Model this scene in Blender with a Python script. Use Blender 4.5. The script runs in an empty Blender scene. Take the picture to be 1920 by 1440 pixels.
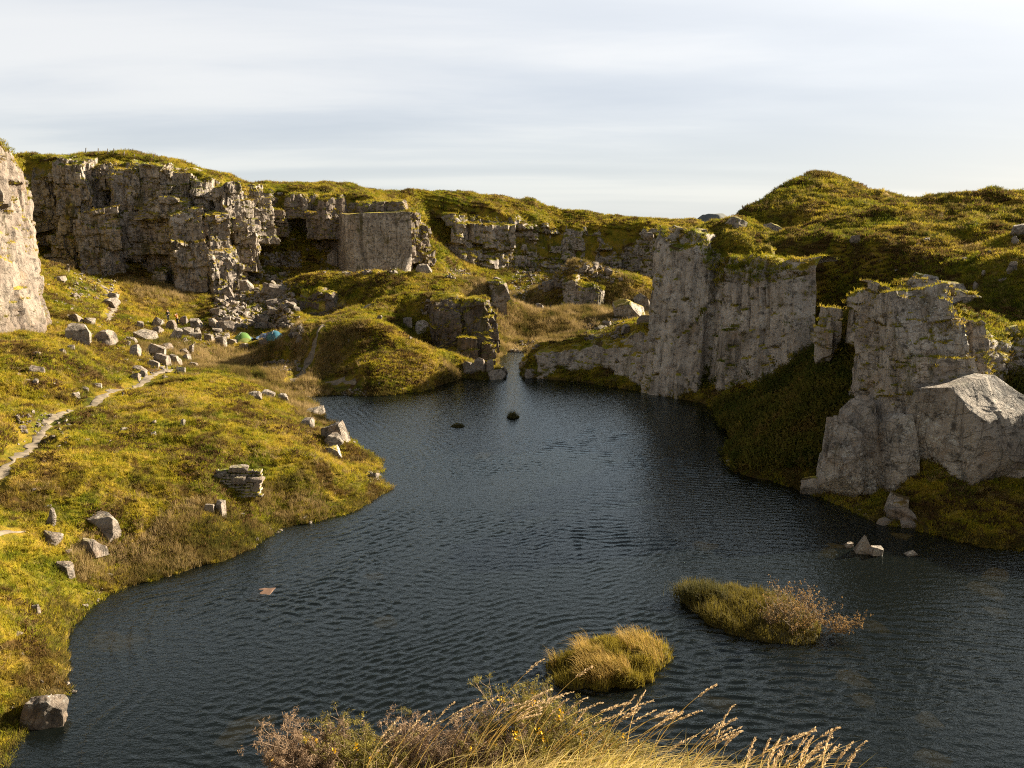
import bpy, bmesh, math, random
import numpy as np
from mathutils import Vector, Matrix, Euler

# ------------------------------------------------------------------ scene, camera, sky, sun
SC = bpy.context.scene
COL = SC.collection
R = math.radians
F_PX = 1507.0                      # focal length in pixels of a 1920 wide frame
PITCH = math.atan(296 / F_PX)
EYE = 17.0                         # metres above the lake

cam_d = bpy.data.cameras.new("camera")
cam = bpy.data.objects.new("camera", cam_d)
COL.objects.link(cam)
cam.location = (0, 0, EYE)
cam.rotation_euler = (math.pi / 2 - PITCH, 0, 0)
cam_d.sensor_width = 36.0
cam_d.lens = 36.0 * F_PX / 1920
cam_d.clip_start = 0.1
cam_d.clip_end = 12000
SC.camera = cam

SUN_AZ, SUN_EL = R(62), R(23)      # azimuth measured from +Y (view direction) towards +X
SUN_DIR = Vector((math.sin(SUN_AZ) * math.cos(SUN_EL), math.cos(SUN_AZ) * math.cos(SUN_EL), math.sin(SUN_EL)))

SC.view_settings.view_transform = 'Standard'
SC.view_settings.look = 'None'
SC.view_settings.exposure = 2.2
SC.view_settings.gamma = 1.0
SC.view_settings.use_curve_mapping = False
SC.render.engine = 'CYCLES'
SC.cycles.max_bounces = 6
SC.cycles.transparent_max_bounces = 12
SC.cycles.use_denoising = False
SC.cycles.pixel_filter_type = 'BLACKMAN_HARRIS'
SC.cycles.filter_width = 1.1
SC.cycles.sample_clamp_indirect = 4.0


class NT:
    """small helper round a node tree"""
    def __init__(self, tree):
        self.t = tree
        self.n = tree.nodes
        self.l = tree.links

    def node(self, kind, **kw):
        nd = self.n.new(kind)
        ins = kw.pop('ins', {})
        for k, v in kw.items():
            setattr(nd, k, v)
        for k, v in ins.items():
            self.set(nd, k, v)
        return nd

    def set(self, nd, k, v):
        sock = nd.inputs[k]
        if isinstance(v, bpy.types.NodeSocket):
            self.l.new(v, sock)
        elif isinstance(v, bpy.types.Node):
            self.l.new(v.outputs[0], sock)
        else:
            sock.default_value = v

    def math(self, op, a, b=0.0, c=None, clamp=False):
        ins = {0: a, 1: b}
        if c is not None:
            ins[2] = c
        return self.node('ShaderNodeMath', operation=op, use_clamp=clamp, ins=ins).outputs[0]

    def vmath(self, op, a, b=(0, 0, 0)):
        nd = self.node('ShaderNodeVectorMath', operation=op, ins={0: a, 1: b})
        return nd.outputs['Value'] if op in ('DOT_PRODUCT', 'LENGTH') else nd.outputs[0]

    def noise(self, vec, scale, detail=4, rough=0.55, dist=0.0):
        return self.node('ShaderNodeTexNoise', ins={'Vector': vec, 'Scale': scale, 'Detail': detail,
                                                    'Roughness': rough, 'Distortion': dist}).outputs[0]

    def ramp(self, fac, stops, interp='LINEAR'):
        nd = self.node('ShaderNodeValToRGB', ins={0: fac})
        cr = nd.color_ramp
        cr.interpolation = interp
        while len(cr.elements) < len(stops):
            cr.elements.new(0.5)
        for e, (p, c) in zip(cr.elements, stops):
            e.position = p
            e.color = tuple(c) + (1,) if len(c) == 3 else c
        return nd.outputs[0]

    def maprange(self, v, a, b, c=0.0, d=1.0, smooth=False):
        nd = self.node('ShaderNodeMapRange', ins={0: v, 1: a, 2: b, 3: c, 4: d})
        nd.clamp = True
        if smooth:
            nd.interpolation_type = 'SMOOTHSTEP'
        return nd.outputs[0]

    def mix(self, fac, a, b, blend='MIX'):
        nd = self.node('ShaderNodeMix', data_type='RGBA', blend_type=blend)
        for idx, v in ((0, fac), (6, a), (7, b)):
            s = nd.inputs[idx]
            if isinstance(v, bpy.types.NodeSocket):
                self.l.new(v, s)
            elif idx == 0:
                s.default_value = v
            else:
                s.default_value = tuple(v) + (1,) if len(v) == 3 else v
        return nd.outputs[2]

    def bump(self, height, strength=0.5, dist=0.1, normal=None):
        ins = {'Height': height, 'Strength': strength, 'Distance': dist}
        if normal is not None:
            ins['Normal'] = normal
        return self.node('ShaderNodeBump', ins=ins).outputs[0]


def build_world():
    w = bpy.data.worlds.new("World")
    SC.world = w
    w.use_nodes = True
    t = NT(w.node_tree)
    t.n.clear()
    sky = t.node('ShaderNodeTexSky', sky_type='NISHITA', sun_disc=False)
    sky.sun_elevation = SUN_EL
    sky.sun_rotation = SUN_AZ
    sky.air_density = 1.0
    sky.dust_density = 1.5
    co = t.node('ShaderNodeTexCoord').outputs['Generated']
    xyz = t.node('ShaderNodeSeparateXYZ', ins={0: co})
    z = t.math('MAXIMUM', xyz.outputs[2], 0.0)
    # cloud layer on a flat deck: project the view ray on a plane overhead
    k = t.math('DIVIDE', 1.0, t.math('ADD', z, 0.09))
    deck = t.node('ShaderNodeCombineXYZ', ins={0: t.math('MULTIPLY', xyz.outputs[0], k),
                                               1: t.math('MULTIPLY', xyz.outputs[1], k), 2: 0.0}).outputs[0]
    m = t.node('ShaderNodeMapping', ins={0: deck, 'Scale': (0.22, 0.55, 1.0), 'Rotation': (0, 0, 0.10), 'Location': (0.6, 0.3, 0)}).outputs[0]
    n1 = t.noise(m, 0.62, 3, 0.45, 0.6)
    n2 = t.noise(m, 1.9, 5, 0.55, 0.3)
    n = t.math('ADD', t.math('MULTIPLY', n1, 0.8), t.math('MULTIPLY', n2, 0.2))
    c = t.maprange(n, 0.42, 0.58, 0, 1, True)
    base = t.ramp(c, [(0.0, (0.46, 0.515, 0.60)), (0.5, (0.58, 0.62, 0.68)), (1.0, (0.78, 0.785, 0.79))])
    # pale band low above the horizon, whiter cloud high up
    hz = t.maprange(z, 0.0, 0.16, 1, 0, True)
    base = t.mix(t.math('MULTIPLY', hz, 0.75), base, (0.70, 0.73, 0.705))
    up = t.maprange(z, 0.20, 0.36, 0, 1, True)
    base = t.mix(t.math('MULTIPLY', up, 0.6), base, (0.97, 0.965, 0.955))
    d = t.vmath('DOT_PRODUCT', t.vmath('NORMALIZE', co), tuple(SUN_DIR))
    glow = t.math('POWER', t.math('MAXIMUM', t.math('MULTIPLY_ADD', d, 0.5, 0.5), 0.0), 5.0)
    base = t.mix(t.math('MULTIPLY', t.math('MULTIPLY', glow, t.maprange(z, 0.02, 0.24, 0.08, 1)), 0.85, clamp=True), base, (1.06, 1.055, 1.045))
    # unseen sky overhead, darkest behind left, dimmed for contrast and darker water
    zen = t.maprange(z, 0.36, 0.66, 0, 1, True)
    west = t.maprange(t.vmath('DOT_PRODUCT', co, (-0.85, -0.5, 0.0)), -0.35, 0.5, 0, 1, True)
    base = t.mix(zen, base, t.mix(west, (0.26, 0.285, 0.30), (0.15, 0.17, 0.18)))
    tot = t.mix(1.0, t.mix(1.0, base, (0.228, 0.228, 0.228), 'MULTIPLY'), t.mix(1.0, sky.outputs[0], (0.004, 0.004, 0.004), 'MULTIPLY'), 'ADD')
    # under the horizon the deck has no meaning: moor colour
    low = t.maprange(xyz.outputs[2], -0.06, 0.0, 1, 0)
    tot = t.mix(low, tot, (0.10, 0.10, 0.06))
    bg = t.node('ShaderNodeBackground', ins={0: tot, 1: 1.0})
    out = t.node('ShaderNodeOutputWorld', ins={0: bg.outputs[0]})


build_world()
sun_d = bpy.data.lights.new("sun", 'SUN')
sun_d.energy = 5.0
sun_d.angle = R(0.6)
sun_d.color = (1.0, 0.87, 0.66)
sun = bpy.data.objects.new("sun", sun_d)
COL.objects.link(sun)
sun.rotation_euler = SUN_DIR.to_track_quat('Z', 'Y').to_euler()
sun.location = (60, 20, 60)

# ------------------------------------------------------------------ numpy helpers
rng = np.random.default_rng(7)


def at(px, py, z=None, d=None):
    """world point behind pixel (px,py) of the 1920x1440 photograph, at height z or at depth d"""
    dx = (px - 960) / F_PX
    dy = (720 - py) / F_PX
    v = np.array((dx, math.cos(PITCH) + dy * math.sin(PITCH), -math.sin(PITCH) + dy * math.cos(PITCH)))
    t = (z - EYE) / v[2] if z is not None else d / v[1]
    return np.array((0, 0, EYE)) + t * v


def hash01(*ints, seed=0):
    h = np.full(np.broadcast(*ints).shape, (seed * 2654435761 + 374761393) & 0xffffffff, dtype=np.uint64)
    for i, a in enumerate(ints):
        h = (h ^ (a.astype(np.int64).astype(np.uint64) * np.uint64([73856093, 19349663, 83492791, 49979687][i]))) & np.uint64(0xffffffff)
        h = (h * np.uint64(0x45d9f3b) + np.uint64(0x9e3779b9)) & np.uint64(0xffffffff)
        h = h ^ (h >> np.uint64(15))
    h = (h * np.uint64(0x2c1b3c6d)) & np.uint64(0xffffffff)
    h = h ^ (h >> np.uint64(13))
    h = (h * np.uint64(0x297a2d39)) & np.uint64(0xffffffff)
    h = h ^ (h >> np.uint64(16))
    return h.astype(np.float64) / 4294967295.0


def vnoise2(x, y, seed=0):
    xi, yi = np.floor(x), np.floor(y)
    fx, fy = x - xi, y - yi
    fx = fx * fx * fx * (fx * (fx * 6 - 15) + 10)
    fy = fy * fy * fy * (fy * (fy * 6 - 15) + 10)
    a, b = hash01(xi, yi, seed=seed), hash01(xi + 1, yi, seed=seed)
    c, d = hash01(xi, yi + 1, seed=seed), hash01(xi + 1, yi + 1, seed=seed)
    return ((a * (1 - fx) + b * fx) * (1 - fy) + (c * (1 - fx) + d * fx) * fy) * 2 - 1


def vnoise3(x, y, z, seed=0):
    xi, yi, zi = np.floor(x), np.floor(y), np.floor(z)
    fx, fy, fz = x - xi, y - yi, z - zi
    fx, fy, fz = (f * f * (3 - 2 * f) for f in (fx, fy, fz))
    r = 0
    for i in (0, 1):
        for j in (0, 1):
            for k in (0, 1):
                wgt = (fx if i else 1 - fx) * (fy if j else 1 - fy) * (fz if k else 1 - fz)
                r = r + wgt * hash01(xi + i, yi + j, zi + k, seed=seed)
    return r * 2 - 1


def fbm2(x, y, oct=4, seed=0, gain=0.5):
    r, a = 0, 1.0
    for o in range(oct):
        r = r + a * vnoise2(x * 2 ** o + 17.3 * o, y * 2 ** o - 9.1 * o, seed + o)
        a *= gain
    return r


def fbm3(x, y, z, oct=3, seed=0, gain=0.5):
    r, a = 0, 1.0
    for o in range(oct):
        r = r + a * vnoise3(x * 2 ** o + 17.3 * o, y * 2 ** o - 9.1 * o, z * 2 ** o + 3.7 * o, seed + o)
        a *= gain
    return r


def sstep(a, b, x):
    t = np.clip((x - a) / (b - a), 0, 1)
    return t * t * (3 - 2 * t)


def make_mesh(name, verts, quads=None, tris=None, smooth=True):
    """mesh from numpy arrays"""
    me = bpy.data.meshes.new(name)
    verts = np.asarray(verts, dtype=np.float32)
    loops, starts, n0 = [], [], 0
    if quads is not None and len(quads):
        q = np.asarray(quads, dtype=np.int32)
        loops.append(q.ravel())
        starts.append(np.arange(len(q)) * 4)
        n0 = len(q) * 4
    if tris is not None and len(tris):
        q = np.asarray(tris, dtype=np.int32)
        loops.append(q.ravel())
        starts.append(n0 + np.arange(len(q)) * 3)
    loops = np.concatenate(loops)
    starts = np.concatenate(starts).astype(np.int32)
    me.vertices.add(len(verts))
    me.vertices.foreach_set('co', verts.ravel())
    me.loops.add(len(loops))
    me.loops.foreach_set('vertex_index', loops)
    me.polygons.add(len(starts))
    me.polygons.foreach_set('loop_start', starts)
    me.update(calc_edges=True)
    me.validate()
    if smooth:
        me.shade_smooth()
    return me


def link(name, me, mat=None, parent=None, loc=(0, 0, 0), rot=(0, 0, 0)):
    o = bpy.data.objects.new(name, me)
    COL.objects.link(o)
    o.location = loc
    o.rotation_euler = rot
    if mat is not None:
        me.materials.clear()
        me.materials.append(mat)
    if parent is not None:
        o.parent = parent
    return o


def tag(o, label=None, cat=None, group=None, kind=None):
    if label:
        o['label'] = label
    if cat:
        o['category'] = cat
    if group:
        o['group'] = group
    if kind:
        o['kind'] = kind
    return o


def empty(name, loc=(0, 0, 0), rz=0.0):
    o = bpy.data.objects.new(name, None)
    COL.objects.link(o)
    o.location = loc
    o.rotation_euler = (0, 0, rz)
    return o


def grid_quads(nr, nc):
    i = np.arange(nr - 1)[:, None] * nc + np.arange(nc - 1)[None, :]
    i = i.ravel()
    return np.stack([i, i + 1, i + nc + 1, i + nc], 1)
# ------------------------------------------------------------------ materials
def new_mat(name):
    m = bpy.data.materials.new(name)
    m.use_nodes = True
    t = NT(m.node_tree)
    t.n.clear()
    out = t.node('ShaderNodeOutputMaterial')
    return m, t, out


def sward_colour(t, pos):
    """patchy moorland turf: moss green, yellow green, straw, heather brown"""
    n1 = t.noise(pos, 0.11, 5, 0.6, 0.6)
    n2 = t.noise(pos, 0.55, 5, 0.65, 0.4)
    n3 = t.noise(pos, 2.6, 3, 0.6)
    v = t.math('ADD', t.math('MULTIPLY', n1, 0.45), t.math('ADD', t.math('MULTIPLY', n2, 0.4), t.math('MULTIPLY', n3, 0.22)))
    col = t.ramp(v, [(0.40, (0.050, 0.058, 0.007)), (0.46, (0.135, 0.150, 0.012)), (0.52, (0.245, 0.218, 0.018)),
                     (0.575, (0.36, 0.275, 0.026)), (0.65, (0.39, 0.265, 0.066))])
    h = t.noise(t.vmath('ADD', pos, (31.7, 5.2, 9.9)), 0.30, 5, 0.65, 0.7)
    col = t.mix(t.maprange(h, 0.52, 0.60, 0, 0.9), col, (0.088, 0.050, 0.018))
    return col


def mat_turf():
    m, t, out = new_mat("turf")
    geo = t.node('ShaderNodeNewGeometry')
    pos = geo.outputs['Position']
    nz = t.node('ShaderNodeSeparateXYZ', ins={0: geo.outputs['Normal']}).outputs[2]
    pz = t.node('ShaderNodeSeparateXYZ', ins={0: pos}).outputs[2]
    col = sward_colour(t, pos)
    col = t.mix(1.0, col, (0.55, 0.50, 0.50), 'MULTIPLY')
    # bare earth and rock on the steepest ground
    rn = t.noise(pos, 0.8, 5, 0.65)
    steep = t.maprange(t.math('ADD', nz, t.math('MULTIPLY', t.math('SUBTRACT', rn, 0.5), 0.5)), 0.16, 0.28, 1, 0)
    rock = t.ramp(t.noise(pos, 2.2, 6, 0.7), [(0.3, (0.05, 0.04, 0.03)), (0.55, (0.17, 0.145, 0.115)), (0.75, (0.30, 0.27, 0.23))])
    col = t.mix(t.math('MULTIPLY', steep, 0.8), col, rock)
    # sodden moss and peat along the water, lake bed below it
    wn = t.noise(pos, 1.3, 4, 0.6)
    wet = t.maprange(t.math('ADD', pz, t.math('MULTIPLY', wn, -0.35)), 0.0, 0.18, 1, 0)
    col = t.mix(t.math('MULTIPLY', wet, 0.85), col, (0.060, 0.042, 0.014))
    bed = t.maprange(pz, -0.22, -0.02, 1, 0)
    bedc = t.ramp(t.noise(pos, 0.5, 4, 0.6), [(0.45, (0.006, 0.007, 0.005)), (0.72, (0.030, 0.024, 0.011))])
    col = t.mix(bed, col, bedc)
    b = t.math('ADD', t.noise(pos, 3.0, 6, 0.7), t.math('MULTIPLY', t.noise(pos, 14.0, 3, 0.6), 0.25))
    nrm = t.bump(b, 0.9, 0.35)
    bs = t.node('ShaderNodeBsdfPrincipled', ins={'Base Color': col, 'Roughness': 0.95, 'Normal': nrm})
    bs.inputs['Specular IOR Level'].default_value = 0.1
    t.l.new(bs.outputs[0], out.inputs[0])
    return m


def mat_blade(name, kind):
    m, t, out = new_mat(name)
    geo = t.node('ShaderNodeNewGeometry')
    pos = geo.outputs['Position']
    rnd = t.node('ShaderNodeObjectInfo').outputs['Random']
    if kind == 'sward':
        col = sward_colour(t, pos)
        col = t.mix(t.maprange(rnd, 0.80, 1.0, 0, 0.75), col, (0.31, 0.235, 0.085))
        col = t.mix(t.maprange(rnd, 0.0, 0.22, 0.6, 0), col, (0.075, 0.082, 0.012))
    elif kind == 'straw':
        n = t.noise(pos, 0.22, 4, 0.6, 0.5)
        col = t.ramp(n, [(0.35, (0.075, 0.070, 0.016)), (0.48, (0.20, 0.140, 0.050)), (0.62, (0.34, 0.245, 0.115)), (0.8, (0.42, 0.31, 0.16))])
        col = t.mix(t.maprange(rnd, 0.0, 0.3, 0.5, 0), col, (0.085, 0.075, 0.018))
    elif kind == 'rush':
        col = t.mix(rnd, (0.060, 0.062, 0.013), (0.165, 0.115, 0.035))
    elif kind == 'heather':
        col = t.mix(rnd, (0.060, 0.038, 0.020), (0.125, 0.072, 0.028))
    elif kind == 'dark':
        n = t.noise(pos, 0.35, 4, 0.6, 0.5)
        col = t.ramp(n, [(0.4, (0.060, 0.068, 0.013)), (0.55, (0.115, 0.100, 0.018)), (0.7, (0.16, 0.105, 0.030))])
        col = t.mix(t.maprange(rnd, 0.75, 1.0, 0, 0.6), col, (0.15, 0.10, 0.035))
    d = t.node('ShaderNodeBsdfDiffuse', ins={'Color': col})
    tr = t.node('ShaderNodeBsdfTranslucent', ins={'Color': col})
    mx = t.node('ShaderNodeMixShader', ins={0: 0.38, 1: d.outputs[0], 2: tr.outputs[0]})
    t.l.new(mx.outputs[0], out.inputs[0])
    return m


def mat_granite(name, warm=0.0, moss=1.0, lichen=0.5, bright=1.0, streak=0.6, crack=0.0, moss_at=0.62, hang=0.7):
    """weathered granite; moss and turf where the rock lies flat enough to hold it"""
    m, t, out = new_mat(name)
    geo = t.node('ShaderNodeNewGeometry')
    pos = geo.outputs['Position']
    nz = t.node('ShaderNodeSeparateXYZ', ins={0: geo.outputs['Normal']}).outputs[2]
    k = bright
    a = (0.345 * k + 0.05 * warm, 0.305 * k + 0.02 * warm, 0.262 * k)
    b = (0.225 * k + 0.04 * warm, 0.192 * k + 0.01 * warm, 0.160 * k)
    n1 = t.noise(pos, 0.35, 5, 0.6, 0.5)
    col = t.mix(t.maprange(n1, 0.38, 0.62), b, a)
    # vertical seepage stains
    sp = t.node('ShaderNodeMapping', ins={0: pos, 'Scale': (1.0, 1.0, 0.10)}).outputs[0]
    st = t.noise(sp, 0.85, 4, 0.6, 0.3)
    col = t.mix(t.math('MULTIPLY', t.maprange(st, 0.52, 0.68), streak), col, (0.070, 0.055, 0.040))
    # rusty tint
    ru = t.noise(t.vmath('ADD', pos, (4.4, 1.1, 8.3)), 0.5, 4, 0.6)
    col = t.mix(t.maprange(ru, 0.56, 0.72, 0, 0.5), col, (0.26, 0.165, 0.095))
    # blackened crust
    bl = t.noise(t.vmath('ADD', pos, (-9.0, 3.0, 2.0)), 1.4, 6, 0.72)
    col = t.mix(t.maprange(bl, 0.53, 0.62, 0, 0.8), col, (0.045, 0.038, 0.031))
    # pale lichen
    li = t.noise(t.vmath('ADD', pos, (7.0, -3.0, 5.0)), 2.2, 5, 0.75)
    lf = t.noise(pos, 7.5, 3, 0.6)
    lp = t.maprange(t.noise(t.vmath('ADD', pos, (3.0, 8.0, 1.0)), 0.28, 3, 0.55), 0.42, 0.60, 0.15, 1)
    lm = t.math('MULTIPLY', lp, t.math('MULTIPLY', t.maprange(li, 0.50, 0.60), t.maprange(lf, 0.46, 0.58)))
    lb = t.maprange(t.noise(t.vmath('ADD', pos, (2.0, 6.0, -4.0)), 1.5, 6, 0.75), 0.54, 0.60)
    lm = t.math('MAXIMUM', lm, t.math('MULTIPLY', t.math('MULTIPLY', lb, lp), max(0.0, lichen - 0.5)))
    col = t.mix(t.math('MULTIPLY', lm, lichen), col, (0.50, 0.485, 0.44))
    # grain
    gr = t.noise(pos, 26.0, 2, 0.7)
    col = t.mix(0.55, col, t.ramp(gr, [(0.35, (0.28, 0.28, 0.28)), (0.65, (0.72, 0.70, 0.68))]), 'OVERLAY')
    # joints: thin irregular partings, flat lying and upright
    jb = None
    if crack > 0:
        for sc_, loc in (((0.55, 0.55, 1.5), (0, 0, 0)), ((1.5, 1.5, 0.22), (9, 4, 2))):
            jm = t.node('ShaderNodeMapping', ins={0: pos, 'Scale': sc_, 'Location': loc}).outputs[0]
            jn = t.noise(jm, 0.55, 5, 0.55, 0.3)
            ln = t.maprange(t.math('ABSOLUTE', t.math('SUBTRACT', jn, 0.5)), 0.0, 0.016, 0, 1)
            jb = ln if jb is None else t.math('MINIMUM', jb, ln)
        col = t.mix(t.math('MULTIPLY', t.math('SUBTRACT', 1.0, jb), crack), col, (0.030, 0.025, 0.020))
    # moss / turf on ledges
    mn = t.noise(pos, 0.9, 5, 0.65, 0.4)
    mm = t.maprange(t.math('ADD', nz, t.math('MULTIPLY', t.math('SUBTRACT', mn, 0.5), 0.9)), moss_at, moss_at + 0.09)
    mcol = t.mix(1.0, sward_colour(t, pos), (0.75, 0.75, 0.75), 'MULTIPLY')
    hm = t.noise(t.node('ShaderNodeMapping', ins={0: pos, 'Scale': (1, 1, 0.45), 'Location': (5, 1, 7)}).outputs[0], 0.42, 6, 0.68, 0.5)
    col = t.mix(t.maprange(hm, 0.56, 0.63, 0, hang), col, t.mix(t.maprange(mn, .4, .6), (0.040, 0.040, 0.010), (0.085, 0.062, 0.018)))
    col = t.mix(t.math('MULTIPLY', mm, moss), col, mcol)
    h = t.math('ADD', t.noise(pos, 1.1, 6, 0.65), t.math('MULTIPLY', t.noise(pos, 5.0, 6, 0.75), 0.40))
    vr = t.node('ShaderNodeTexVoronoi', feature='F1', ins={'Vector': t.node('ShaderNodeMapping', ins={0: pos, 'Scale': (1, 1, 0.6)}).outputs[0], 'Scale': 1.3})
    h = t.math('ADD', h, t.math('MULTIPLY', vr.outputs[0], 0.25))
    if jb is not None:
        h = t.math('ADD', h, t.math('MULTIPLY', jb, 0.35 * crack))
    nrm = t.bump(h, 0.9, 0.40)
    bs = t.node('ShaderNodeBsdfPrincipled', ins={'Base Color': col, 'Roughness': 0.88, 'Normal': nrm})
    bs.inputs['Specular IOR Level'].default_value = 0.25
    t.l.new(bs.outputs[0], out.inputs[0])
    return m


def mat_water():
    m, t, out = new_mat("lake_water")
    geo = t.node('ShaderNodeNewGeometry')
    pos = geo.outputs['Position']
    mp = t.node('ShaderNodeMapping', ins={0: pos, 'Scale': (1.0, 1.7, 1.0), 'Rotation': (0, 0, 0.35)}).outputs[0]
    h = t.math('ADD', t.noise(mp, 3.2, 3, 0.6, 0.5), t.math('MULTIPLY', t.noise(mp, 8.0, 2, 0.5, 0.3), 0.35))
    nrm = t.bump(h, 0.5, 0.055)
    fr = t.node('ShaderNodeFresnel', ins={'IOR': 1.34, 'Normal': nrm}).outputs[0]
    body = t.node('ShaderNodeBsdfDiffuse', ins={'Color': (0.012, 0.016, 0.014, 1)})
    tr = t.node('ShaderNodeBsdfTransparent', ins={'Color': (0.86, 0.76, 0.52, 1)})
    under = t.node('ShaderNodeMixShader', ins={0: 0.75, 1: body.outputs[0], 2: tr.outputs[0]})
    gl = t.node('ShaderNodeBsdfGlossy', ins={'Color': (0.84, 0.95, 1.0, 1), 'Roughness': 0.03, 'Normal': nrm})
    mx = t.node('ShaderNodeMixShader', ins={0: fr, 1: under.outputs[0], 2: gl.outputs[0]})
    t.l.new(mx.outputs[0], out.inputs[0])
    return m


def mat_plain(name, col, rough=0.8, noise_amt=0.25, scale=8.0, translucent=0.0):
    m, t, out = new_mat(name)
    pos = t.node('ShaderNodeNewGeometry').outputs['Position']
    n = t.noise(pos, scale, 4, 0.6)
    dark = tuple(c * (1 - noise_amt) for c in col)
    lite = tuple(min(1, c * (1 + noise_amt)) for c in col)
    c = t.ramp(n, [(0.3, dark), (0.7, lite)])
    bs = t.node('ShaderNodeBsdfPrincipled', ins={'Base Color': c, 'Roughness': rough, 'Normal': t.bump(n, 0.2, 0.02)})
    bs.inputs['Specular IOR Level'].default_value = 0.3
    if translucent > 0:
        tr = t.node('ShaderNodeBsdfTranslucent', ins={'Color': c})
        mx = t.node('ShaderNodeMixShader', ins={0: translucent, 1: bs.outputs[0], 2: tr.outputs[0]})
        t.l.new(mx.outputs[0], out.inputs[0])
    else:
        t.l.new(bs.outputs[0], out.inputs[0])
    return m


M = {}
M['turf'] = mat_turf()
M['sward'] = mat_blade("sward_blades", 'sward')
M['straw'] = mat_blade("straw_blades", 'straw')
M['rush'] = mat_blade("rush_blades", 'rush')
M['heather'] = mat_blade("heather_sprigs", 'heather')
M['dark'] = mat_blade("dark_scrub_and_shade_blades", 'dark')  # own dark tone of the gully scrub; imitates shade on the right hill
M['cliff'] = mat_granite("granite_cliff", warm=0.25, lichen=0.35, bright=0.96, crack=0.55, hang=0.85)
M['cliff_lit'] = mat_granite("pale_pink_granite", warm=0.5, lichen=0.15, bright=0.60, streak=0.55, crack=0.25, moss=0.9, hang=0.35)
M['cliff_grey'] = mat_granite("grey_granite_face", warm=0.1, lichen=0.85, bright=1.12, streak=0.8, crack=0.2, moss_at=0.58, hang=0.45)
M['outcrop'] = mat_granite("lichened_granite", warm=0.15, lichen=1.0, bright=1.12, streak=0.2, crack=0.45, moss_at=0.66, hang=0.5)
M['boulder'] = mat_granite("boulder_granite", warm=0.35, lichen=0.6, bright=0.70, streak=0.25, moss=0.45, moss_at=1.0, crack=0.4, hang=0.35)
M['bare'] = mat_granite("bare_granite", warm=0.15, lichen=1.0, bright=0.98, streak=0.4, crack=0.45, moss=0.0, hang=0.4)
M['speckled'] = mat_granite("speckled_granite", warm=0.4, lichen=0.8, bright=0.30, streak=0.3, crack=0.5, moss=0.25, moss_at=1.0, hang=0.5)
M['dim'] = mat_granite("mossy_brown_shade_granite", warm=0.45, lichen=0.2, bright=0.36, streak=0.5, crack=0.5, hang=0.8)  # mossy brown rock, with the shade on these faces put into the colour
M['water'] = mat_water()
M['path'] = mat_plain("worn_path_gravel", (0.135, 0.108, 0.076), 0.95, 0.5, 2.0)
# ------------------------------------------------------------------ cliff lines: (foot px, py, depth, top px, py, depth)
LEFT = [(-420, 665, 57, -430, 170, 60), (-160, 640, 70, -165, 215, 73.5), (0, 624, 78.8, -6, 262, 83), (48, 618, 82.4, 16, 277, 86.4),
        (72, 610, 84.2, 34, 292, 88.0), (76, 590, 88, 40, 298, 91.5), (74, 560, 96, 46, 308, 99), (56, 540, 110, 40, 312, 114)]
BL = [(20, 500, 146, 20, 305, 153), (60, 495, 150, 60, 314, 154), (98, 497, 149, 98, 314, 153),
      (106, 500, 142.5, 106, 295, 146), (150, 502, 142, 152, 293, 146), (162, 500, 147, 168, 300, 150),
      (210, 497, 148, 210, 305, 151), (260, 500, 147, 255, 301, 150), (310, 520, 146, 300, 306, 150),
      (345, 540, 144, 350, 322, 149), (380, 552, 145, 378, 336, 150), (436, 556, 146, 424, 346, 151),
      (452, 530, 153, 446, 354, 156), (480, 500, 160, 478, 354, 164)]
BM = [(500, 490, 166, 495, 357, 170), (530, 470, 172, 530, 362, 174), (570, 478, 173, 565, 364, 175), (640, 490, 170, 640, 368, 173),
      (700, 492, 169.5, 700, 376, 173), (770, 495, 170, 765, 392, 173), (800, 495, 172, 785, 401, 175), (810, 470, 180, 800, 406, 182)]
FAR = [(852, 462, 196, 850, 402, 199), (890, 490, 200, 880, 404, 204), (960, 497, 203, 950, 407, 207), (1000, 492, 206, 1000, 414, 210),
       (1050, 495, 208, 1050, 428, 212), (1110, 492, 209, 1110, 432, 213), (1180, 492, 209, 1180, 436, 213), (1205, 500, 203, 1205, 434, 206),
       (1240, 510, 188, 1240, 430, 192)]
HID = [(45, 192), (72, 180), (78, 160), (64, 140), (50, 130), (36, 121), (25, 107)]
RIGHT = [(1250, 640, 97, 1262, 437, 96), (1212, 690, 89, 1243, 440, 90), (1200, 735, 82.6, 1240, 438, 86), (1258, 744, 80, 1290, 434, 84),
         (1306, 752, 77.8, 1330, 458, 82), (1320, 752, 78.6, 1347, 470, 82.4), (1346, 748, 76, 1372, 478, 79.5), (1420, 745, 73.5, 1420, 480, 77),
         (1480, 725, 71.5, 1470, 485, 75), (1520, 690, 70, 1515, 490, 73), (1535, 680, 74, 1530, 502, 77), (1560, 690, 72, 1560, 518, 75),
         (1600, 690, 67, 1600, 525, 71), (1640, 700, 62, 1640, 530, 66), (1668, 710, 58.5, 1672, 532, 61)]
CROP = [(1664, 740, 57.5, 1690, 534, 60), (1656, 800, 52.5, 1684, 534, 57), (1680, 805, 51.2, 1702, 540, 55.5), (1760, 805, 50, 1760, 566, 55),
        (1830, 795, 49.5, 1838, 590, 54), (1866, 770, 50.5, 1872, 610, 54.5), (1930, 745, 52, 1930, 622, 55.5),
        (2020, 760, 49.5, 2020, 650, 53), (2200, 800, 46, 2200, 730, 50)]
TONGUE = [(966, 688, 97.5, 975, 676, 97.5), (979, 707, 91, 992, 667, 92.3), (1010, 711.5, 89.8, 1013, 655, 91), (1060, 714.5, 88.8, 1060, 651, 90),
          (1100, 717, 88, 1100, 647, 89.6), (1150, 722, 86, 1152, 637, 88.2), (1206, 735, 82.2, 1208, 612, 86), (1250, 742, 80.6, 1250, 600, 84.5)]
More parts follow.
